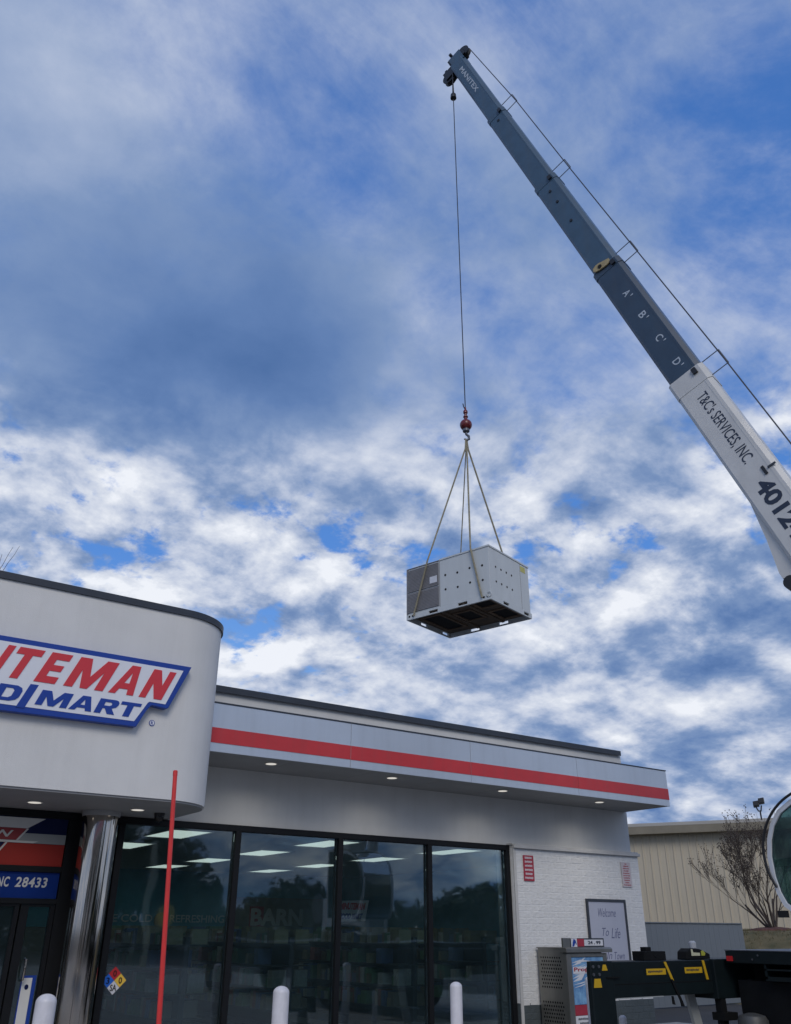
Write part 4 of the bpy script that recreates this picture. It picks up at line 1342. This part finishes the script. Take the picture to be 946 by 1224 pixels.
def ap(a, b_, c_):
    return Bb + ex * a + ey * b_ + EZ * c_


def abox(name, a0, a1, b0, b1, c0, c1, m_, parent=ac, **kw):
    pts = [ap(a, b_, c_) for a, b_, c_ in ((a0, b0, c0), (a1, b0, c0), (a1, b1, c0), (a0, b1, c0), (a0, b0, c1), (a1, b0, c1), (a1, b1, c1), (a0, b1, c1))]
    fs = [(0, 3, 2, 1), (4, 5, 6, 7), (0, 1, 5, 4), (1, 2, 6, 5), (2, 3, 7, 6), (3, 0, 4, 7)]
    if ex.cross(ey).z < 0:
        fs = [tuple(reversed(f)) for f in fs]
    return ob(name, MB().add(pts, fs), m_, parent, **kw)


RZ = 0.11
body = abox('casing', 0.0, LL, 0.0, SS, RZ, HH - .02, M_acw, bevel=0.008)
abox('lid', -.012, 1.17, -.012, SS + .012, HH - .02, HH + .012, M_acw)
abox('lid', 1.18, LL + .012, -.012, SS + .012, HH - .02, HH - .005, M_acd)
# base rails with fork pockets
def pocket_rail(along, lo_, hi_, c0_, c1_, pockets):
    """a base rail with open fork pockets, built of butted lengths"""
    mb = MB()

    def seg(p0, p1, z0, z1):
        q = [(p0, c0_), (p1, c0_), (p1, c1_), (p0, c1_)]
        if along == 'b':
            q = [(b_, a_) for a_, b_ in q][::-1]
        pts = [ap(a_, b_, z0) for a_, b_ in q] + [ap(a_, b_, z1) for a_, b_ in q]
        fs = [(0, 3, 2, 1), (4, 5, 6, 7), (0, 1, 5, 4), (1, 2, 6, 5), (2, 3, 7, 6), (3, 0, 4, 7)]
        if ex.cross(ey).z < 0:
            fs = [tuple(reversed(f)) for f in fs]
        mb.add(pts, fs)
    cuts = [lo_] + [v_ for p in pockets for v_ in p] + [hi_]
    for i in range(0, len(cuts), 2):
        seg(cuts[i], cuts[i + 1], 0, RZ - .004)
    for p0, p1 in pockets:
        seg(p0, p1, 0, .022)
        seg(p0, p1, .082, RZ - .004)
    return ob('rail', mb, M_acw, ac)


PA = ((.52, .74), (1.22, 1.44))
PBk = ((.42, .62), (1.16, 1.36))
rail = [pocket_rail('a', -.015, LL + .015, -.015, .02, PA), pocket_rail('a', -.015, LL + .015, SS - .02, SS + .015, PA),
        pocket_rail('b', .0205, SS - .0205, -.015, .02, PBk), pocket_rail('b', .0205, SS - .0205, LL - .02, LL + .015, PBk)]
for a0, b0, r_ in ((.06, -.0155, 0), (.14, -.0155, 0), (LL - .06, -.0155, 0), (LL - .14, -.0155, 0)):
    ob('lifting_hole', MB().lathe([(.022, 0), (.022, .003)], ap(a0, b0, .065), -ey, 10), M_hole, rail[0])
ob('lifting_ring', MB().tube([ap(.02 + .05 * math.cos(t), -.02, .10 + .05 * math.sin(t)) for t in [2 * math.pi * i / 12 for i in range(12)]], .009, 6, closed=True), M_acw, rail[0])
# underside: dark pan with framed openings
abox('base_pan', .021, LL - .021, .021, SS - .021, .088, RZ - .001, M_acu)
for a0, a1, b0, b1 in ((.10, .55, .12, .52), (.72, 1.18, .40, .98), (.10, .55, .72, 1.30), (1.35, 1.85, .22, 1.2)):
    fr_ = [(a0, a1, b0, b0 + .05), (a0, a1, b1 - .05, b1), (a0, a0 + .05, b0 + .05, b1 - .05), (a1 - .05, a1, b0 + .05, b1 - .05)]
    mb = MB()
    for x0, x1, y0, y1 in fr_:
        p = [ap(a, b_, c_) for a, b_, c_ in ((x0, y0, .06), (x1, y0, .06), (x1, y1, .06), (x0, y1, .06), (x0, y0, .0875), (x1, y0, .0875), (x1, y1, .0875), (x0, y1, .0875))]
        mb.add(p, [(0, 1, 2, 3), (7, 6, 5, 4), (4, 5, 1, 0), (5, 6, 2, 1), (6, 7, 3, 2), (7, 4, 0, 3)])
    ob('opening_frame', mb, mat('rusty_pan', (0.20, 0.13, 0.08), 0.8, var=0.4, vscale=6), ac)
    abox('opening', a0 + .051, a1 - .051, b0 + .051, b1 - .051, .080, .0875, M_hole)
for k in range(2):
    abox('cross_brace', .60 + .60 * k, .66 + .60 * k, .021, SS - .021, .055, .0875, M_acu)
# condenser end: two coil guards, seams
gd = []
for c0, c1 in ((RZ + .03, .55), (.57, HH - .05)):
    g = abox('coil_guard', 1.19, LL - .012, -.012, -.001, c0, c1, M_acd)
    gd.append(g)
    mb = MB()
    nl = int((c1 - c0) / .03)
    for i in range(nl):
        zc3 = c0 + .015 + .03 * i
        p = [ap(a, b_, c_) for a, b_, c_ in ((1.20, -.018, zc3 - .004), (LL - .02, -.018, zc3 - .004), (LL - .02, -.0125, zc3 + .006), (1.20, -.0125, zc3 + .006))]
        mb.add(p, [(0, 1, 2, 3)])
    ob('fin', mb, M_acd, g, kind='stuff')
    abox('coil_guard', LL + .001, LL + .012, .05, SS - .05, c0, c1, M_acd)
abox('paper_label', 1.22, 1.40, -.0215, -.019, .64, .78, M_adwhite)
abox('corner_post', LL - .02, LL + .014, -.014, .02, RZ, HH - .02, M_acd)
abox('panel_seam', 1.165, 1.175, -.004, .001, RZ, HH - .02, M_acd)
# knock-out holes, two rows of four on each near face
for c0 in (.42, .72):
    for i in range(4):
        a0 = .16 + .29 * i
        ob('knockout', MB().lathe([(.024, 0), (.024, .003)], ap(a0, -.0005, c0 + .02 * (i % 2)), -ey, 12), M_hole, body)
        b0 = .22 + .19 * i
        ob('knockout', MB().lathe([(.022, 0), (.022, .003)], ap(-.0005, b0, c0), -ex, 12), M_hole, body)
abox('panel_seam', -.003, .001, 1.12, 1.126, RZ, HH - .02, M_acd)
abox('yellow_tag', -.003, .001, SS - .30, SS - .12, HH - .18, HH - .06, mat('yellow_mark', (0.50, 0.46, 0.12), 0.5), ac)

# slings from the hook to the four corners, each over the lid's edge
def sling(label, pts, w_=0.019):
    ob_ = ob('lifting_sling', MB().tube(pts, w_, 6), M_sling)
    tag(ob_, label, 'sling', 'slings from the hook to the rooftop unit')


O_ = [Vector((-.02, 0, 0)), Vector((.02, 0, -.02)), Vector((0, .02, 0)), Vector((.02, .02, 0))]
sling('tan lifting sling running to the dark coil end of the unit', [HK + O_[0], HK + Vector((-.04, 0, -.25)), ap(1.43, -.05, HH + .03), ap(1.80, -.04, .05)])
sling('tan lifting sling crossing the pale front face to its near corner', [HK + O_[1], HK + Vector((0, 0, -.25)), ap(.38, -.05, HH + .02), ap(.17, -.04, .06)])
sling('lifting sling that drops behind the unit at its dark end, thinnest looking', [HK + O_[2], HK + Vector((0, .03, -.25)), ap(1.74, SS + .05, HH + .03), ap(1.84, SS + .04, .06)], .013)
sling('lifting sling slanting over the top edge beside the yellow tag', [HK + O_[3], HK + Vector((.04, 0, -.25)), ap(.48, SS + .05, HH + .03), ap(.12, SS + .04, .06)])

# =================================================================== grey fence beyond the store
fn = thing('metal_fence', 'grey vertical board fence between the store and the hill', 'fence', (17.9, 15, 0))
x = 14.35
while x < 21.45:
    box('fence_board', x, x + .196, 15.0 + random.uniform(0, .003), 15.03, 0.03, 1.79, M_fence, fn)
    x += .2
box('fence_rail', 14.35, 21.52, 15.031, 15.08, 1.55, 1.64, M_fence, fn)
box('fence_rail', 14.35, 21.52, 15.031, 15.08, .3, .39, M_fence, fn)
box('fence_cap', 14.35, 21.53, 14.975, 15.09, 1.791, 1.812, M_fence, fn)
for x in (14.4, 16.75, 19.1, 21.48):
    box('fence_post', x, x + .09, 15.081, 15.17, 0, 1.78, M_fence, fn)

# =================================================================== beige metal building beyond
mb_ = thing('metal_building', 'long beige metal building with vertical ribs beyond the fence', 'building', (28.5, 24.4, 0))
g0 = Vector((28.552, 24.357, 0))
gd_ = Vector((0.5053, -0.8629, 0)).normalized()
gn = Vector((-0.8629, -0.5053, 0)).normalized()      # towards the store


def gp_(t, d, z):
    return g0 + gd_ * t + gn * d + Vector((0, 0, z))


t = -14.0
me0 = None
while t < 12:
    mb = MB()
    pr = []
    for k in range(3):
        b0 = t + .3 * k
        pr += [(b0, 0), (b0 + .21, 0), (b0 + .232, .032), (b0 + .272, .032), (b0 + .292, 0)]
    pr.append((t + .898, 0))
    vs = [gp_(a, -.45 + d, -.3) for a, d in pr] + [gp_(a, -.45 + d, 5.12) for a, d in pr]
    k_ = len(pr)
    mb.add(vs, [(i, i + 1, i + 1 + k_, i + k_) for i in range(k_ - 1)])
    ob('wall_panel', mb, M_beige, mb_)
    t += .9
ob('inner_wall', MB().obox(gp_(-14, -.6, -.3), gd_ * 26, -gn * .1, EZ * 5.4), M_beiged, mb_)
mb = MB()
mb.prism([gp_(-14.2, -.42, 5.10), gp_(-14.2, .0, 5.10), gp_(-14.2, .03, 5.38), gp_(-14.2, -.42, 5.38)], gd_ * 26.4)
ob('gutter', mb, M_beiged, mb_)
mb = MB()
mb.prism([gp_(-14.3, .02, 5.385), gp_(-14.3, .04, 5.50), gp_(-14.3, -12, 6.0), gp_(-14.3, -12, 5.9)], gd_ * 26.6)
ob('roof', mb, M_roofm, mb_)
fl = thing('floodlight', 'small dark twin floodlight on the beige building roof edge', 'floodlight', gp_(5.0, .03, 5.45))
f0 = gp_(5.0, .02, 5.45)
ob('bracket', MB().tube([f0, f0 + EZ * .34], .03, 8).tube([f0 + EZ * .30 - gd_ * .05, f0 + EZ * .46 - gd_ * .12], .025, 6).tube([f0 + EZ * .30 + gd_ * .03, f0 + EZ * .52 + gd_ * .08], .025, 6), M_black, fl)
for dd, zz in ((-.10, .44), (.10, .54)):
    c_ = f0 + gd_ * dd + EZ * zz
    ob('lamp_head', MB().obox(c_ - gd_ * .11 - gn * .08, gd_ * .22 + EZ * .03, gn * .18 + EZ * .05, EZ * .19 - gn * .05), M_black, fl, bevel=0.02)


# =================================================================== bare trees
def bare_tree(name, base, stems, height, spread, label, seed, lean, r0, levels=5, pods=True, group=None):
    rnd = random.Random(seed)
    t = thing(name, label, 'tree', base, group)
    trunk, twigs = MB(), MB()
    base = Vector(base)
    podmb = MB()

    def grow(p, d, length, r, lev):
        pts = [p]
        q = p
        dd = d.copy()
        for k in range(3):
            dd = (dd + Vector((rnd.uniform(-.13, .13), rnd.uniform(-.13, .13), rnd.uniform(-.03, .12)))).normalized()
            q = q + dd * (length / 3)
            pts.append(q)
        r = max(r, .0045)
        r1 = r * .62
        (trunk if lev < 2 else twigs).tube(pts, [r, r * .88, r * .75, r1], 6 if lev < 2 else 4, caps=False)
        if lev >= levels:
            if pods and rnd.random() < .75:
                for _ in range(2):
                    c_ = q + Vector((rnd.uniform(-.05, .05), rnd.uniform(-.05, .05), rnd.uniform(-.03, .06)))
                    s_ = rnd.uniform(.012, .024)
                    podmb.add([c_ + Vector((s_, 0, 0)), c_ + Vector((-s_, 0, 0)), c_ + Vector((0, s_, 0)), c_ + Vector((0, -s_, 0)), c_ + Vector((0, 0, s_)), c_ + Vector((0, 0, -s_))],
                              [(0, 2, 4), (2, 1, 4), (1, 3, 4), (3, 0, 4), (2, 0, 5), (1, 2, 5), (3, 1, 5), (0, 3, 5)])
            return
        nb = 2 if lev < 1 else rnd.choice((2, 3, 3))
        for b_ in range(nb):
            a = rnd.uniform(0, 6.283)
            k = rnd.uniform(.22, .5)
            nd = (dd + dd.orthogonal().normalized() * math.cos(a) * k + dd.cross(dd.orthogonal()).normalized() * math.sin(a) * k + Vector((0, 0, .08))).normalized()
            st = pts[rnd.choice((1, 2, 3, 3))]
            grow(st, nd, length * rnd.uniform(.68, .86), r1 * rnd.uniform(.7, .95), lev + 1)

    for s_ in range(stems):
        a = 6.283 * s_ / stems + rnd.uniform(-.3, .3)
        d = Vector((math.cos(a) * spread + lean[0], math.sin(a) * spread + lean[1], 1)).normalized()
        grow(base + Vector((math.cos(a) * r0 * 1.5, math.sin(a) * r0 * 1.5, 0)), d, height * .30, r0 * rnd.uniform(.8, 1.1), 0)
    ob('trunk', trunk, M_bark, t, smooth=True)
    ob('twigs', twigs, M_bark, t, kind='stuff')
    if podmb.v:
        ob('seed_pods', podmb, M_bark, t, kind='stuff')
    return t


TB = Vector((25.1, 16.43, 1.63))
bare_tree('bare_tree', TB, 7, 3.15, .56, 'leafless multi-stemmed tree on the hill in front of the beige building', 11, (-.30, .20), .042, levels=6)
mb = MB()
rr = [(1.0, 0), (.95, .05), (.6, .09), (.2, .11), (0.01, .11)]
for k_, (a, h_) in enumerate(rr):
    for i in range(28):
        t_ = 6.283 * i / 28
        x, y = TB.x + a * .75 * math.cos(t_) + .12 * (1 + .05 * math.sin(5 * t_)), TB.y + .08 + a * .65 * math.sin(t_)
        mb.v.append((x, y, mound_h(x, y) + h_ - .01 + random.uniform(-.01, .01)))
mb.f = [(k_ * 28 + i, k_ * 28 + (i + 1) % 28, (k_ + 1) * 28 + (i + 1) % 28, (k_ + 1) * 28 + i) for k_ in range(len(rr) - 1) for i in range(28)]
o = ob('mulch_bed', mb, M_mulch, smooth=True)
tag(o, 'red brown mulch ring round the foot of the leafless tree', 'mulch', kind='stuff')
# bare tree behind the store: only its top twigs rise over the tower
bare_tree('bare_tree', (5.6, 36.0, 0), 3, 14.3, .30, 'tall leafless tree whose top twigs show above the tower roof', 5, (-.02, 0), .22, levels=5, pods=False)

# =================================================================== what the glass and the polished column mirror, behind the camera
cn = thing('fuel_canopy', 'white fuel canopy with red and blue bands standing across the forecourt', 'canopy', (-6, -14, 0))
box('canopy_deck', -16, 4, -20, -9, 4.6, 5.5, M_canw, cn)
box('canopy_band', -16.01, 4.01, -20.01, -8.99, 4.75, 4.95, M_sred, cn)
box('canopy_band', -16.01, 4.01, -20.01, -8.99, 5.15, 5.35, M_sblue, cn)
for x in (-12, -4, 2):
    for y in (-17, -12):
        box('canopy_post', x - .15, x + .15, y - .15, y + .15, 0, 4.6, M_canw, cn)
lpz = thing('lamp_pole', 'pale lamp pole with a yellow round sign across the road', 'lamp pole', (16.7, -21, 0))
ob('pole', MB().tube([(16.7, -21, 0), (16.65, -21, 5.6)], [.16, .12], 12), mat('pale_pole', (0.55, 0.52, 0.38), 0.6, var=.1, vscale=3), lpz, smooth=True)
ob('round_sign', MB().lathe([(.36, 0), (.36, .06)], (17.4, -20.8, 2.25), (0, 1, 0), 24), M_hazyel, lpz)
ob('sign_arm', MB().tube([(16.7, -20.95, 2.25), (17.1, -20.9, 2.25)], .03, 6), M_steel, lpz)


rnd = random.Random(21)
v, f = [], []
for k in range(32000):
    x = rnd.uniform(-45, 105)
    top_ = 6.2 + 2.0 * math.sin(x * .33) + 1.3 * math.sin(x * .81 + 1) + .8 * math.sin(x * 1.9)
    if x > 33:
        top_ *= .62
    elif x < 12:
        top_ = top_ * 1.3 + 2.0  # unseen woods raised on this side to darken the column's reflection
    z = top_ * rnd.random() ** .7 + rnd.gauss(0, .25)
    y = -50 + rnd.uniform(-3, 3)
    s_ = rnd.uniform(.2, .5)
    a = Vector((rnd.uniform(-1, 1), rnd.uniform(-1, 1), rnd.uniform(-1, 1))).normalized()
    b_ = a.orthogonal().normalized()
    c_ = Vector((x, y, max(.1, z)))
    o0 = len(v)
    v += [c_ - a * s_, c_ + b_ * s_ * .6, c_ + a * s_, c_ - b_ * s_ * .6]
    f.append((o0, o0 + 1, o0 + 2, o0 + 3))
tag(ob('woods', MB().add(v, f), M_leaf), 'dark line of woods far across the road, mirrored in the glass', 'woods', kind='stuff')


def leafy_mesh(h, rad, n_, seed):
    rnd = random.Random(seed)
    v, f = [], []
    cl_ = []
    for k in range(26):
        z = h * rnd.uniform(.30, 1.0)
        rr_ = rad * math.sin(min(1, (1.06 - z / h) * 1.5) * math.pi / 2)
        a = rnd.uniform(0, 6.283)
        q_ = rr_ * math.sqrt(rnd.random())
        cl_.append(Vector((q_ * math.cos(a), q_ * math.sin(a), z)))
    for k in range(n_):
        c_ = rnd.choice(cl_) + Vector((rnd.gauss(0, .5), rnd.gauss(0, .5), rnd.gauss(0, .42))) * rad * .28
        s_ = rnd.uniform(.10, .24)
        a = Vector((rnd.uniform(-1, 1), rnd.uniform(-1, 1), rnd.uniform(-1, 1))).normalized()
        b_ = a.orthogonal().normalized()
        o0 = len(v)
        v += [c_ - a * s_, c_ + b_ * s_ * .6, c_ + a * s_, c_ - b_ * s_ * .6]
        f.append((o0, o0 + 1, o0 + 2, o0 + 3))
    return v, f


v_, f_ = leafy_mesh(9.0, 3.4, 5200, 4)
pt = thing('leafy_tree', '', 'tree', (0, 0, 0), 'evergreen trees across the road')
ob('trunk', MB().tube([(0, 0, 0), (.1, .05, 3.5), (0, .1, 7.5)], [.28, .2, .07], 8).tube([(.1, .05, 3.4), (1.3, .4, 5.2)], [.1, .04], 6).tube([(.1, .05, 4.0), (-1.2, -.5, 5.8)], [.1, .04], 6), M_bark, pt, smooth=True)
ob('crown', MB().add(v_, f_), M_leaf, pt)
TREE_AT = ('right of the shop doors, nearest the lamp pole', 'just past the lamp pole', 'tall, opposite the second window', 'behind the fuel canopy')
spots = [(15, -42, .85), (20.5, -40, .95), (25.5, -43, 1.0), (-6, -48, 1.0)]
for k, (x, y, s_) in enumerate(spots):
    o = pt if k == 0 else copy_tree(pt)
    o.location = (x, y, 0)
    o.scale = (s_, s_, s_)
    o.rotation_euler = (0, 0, k * 1.3)
    o['label'] = 'evergreen tree across the road, standing %s' % TREE_AT[k]
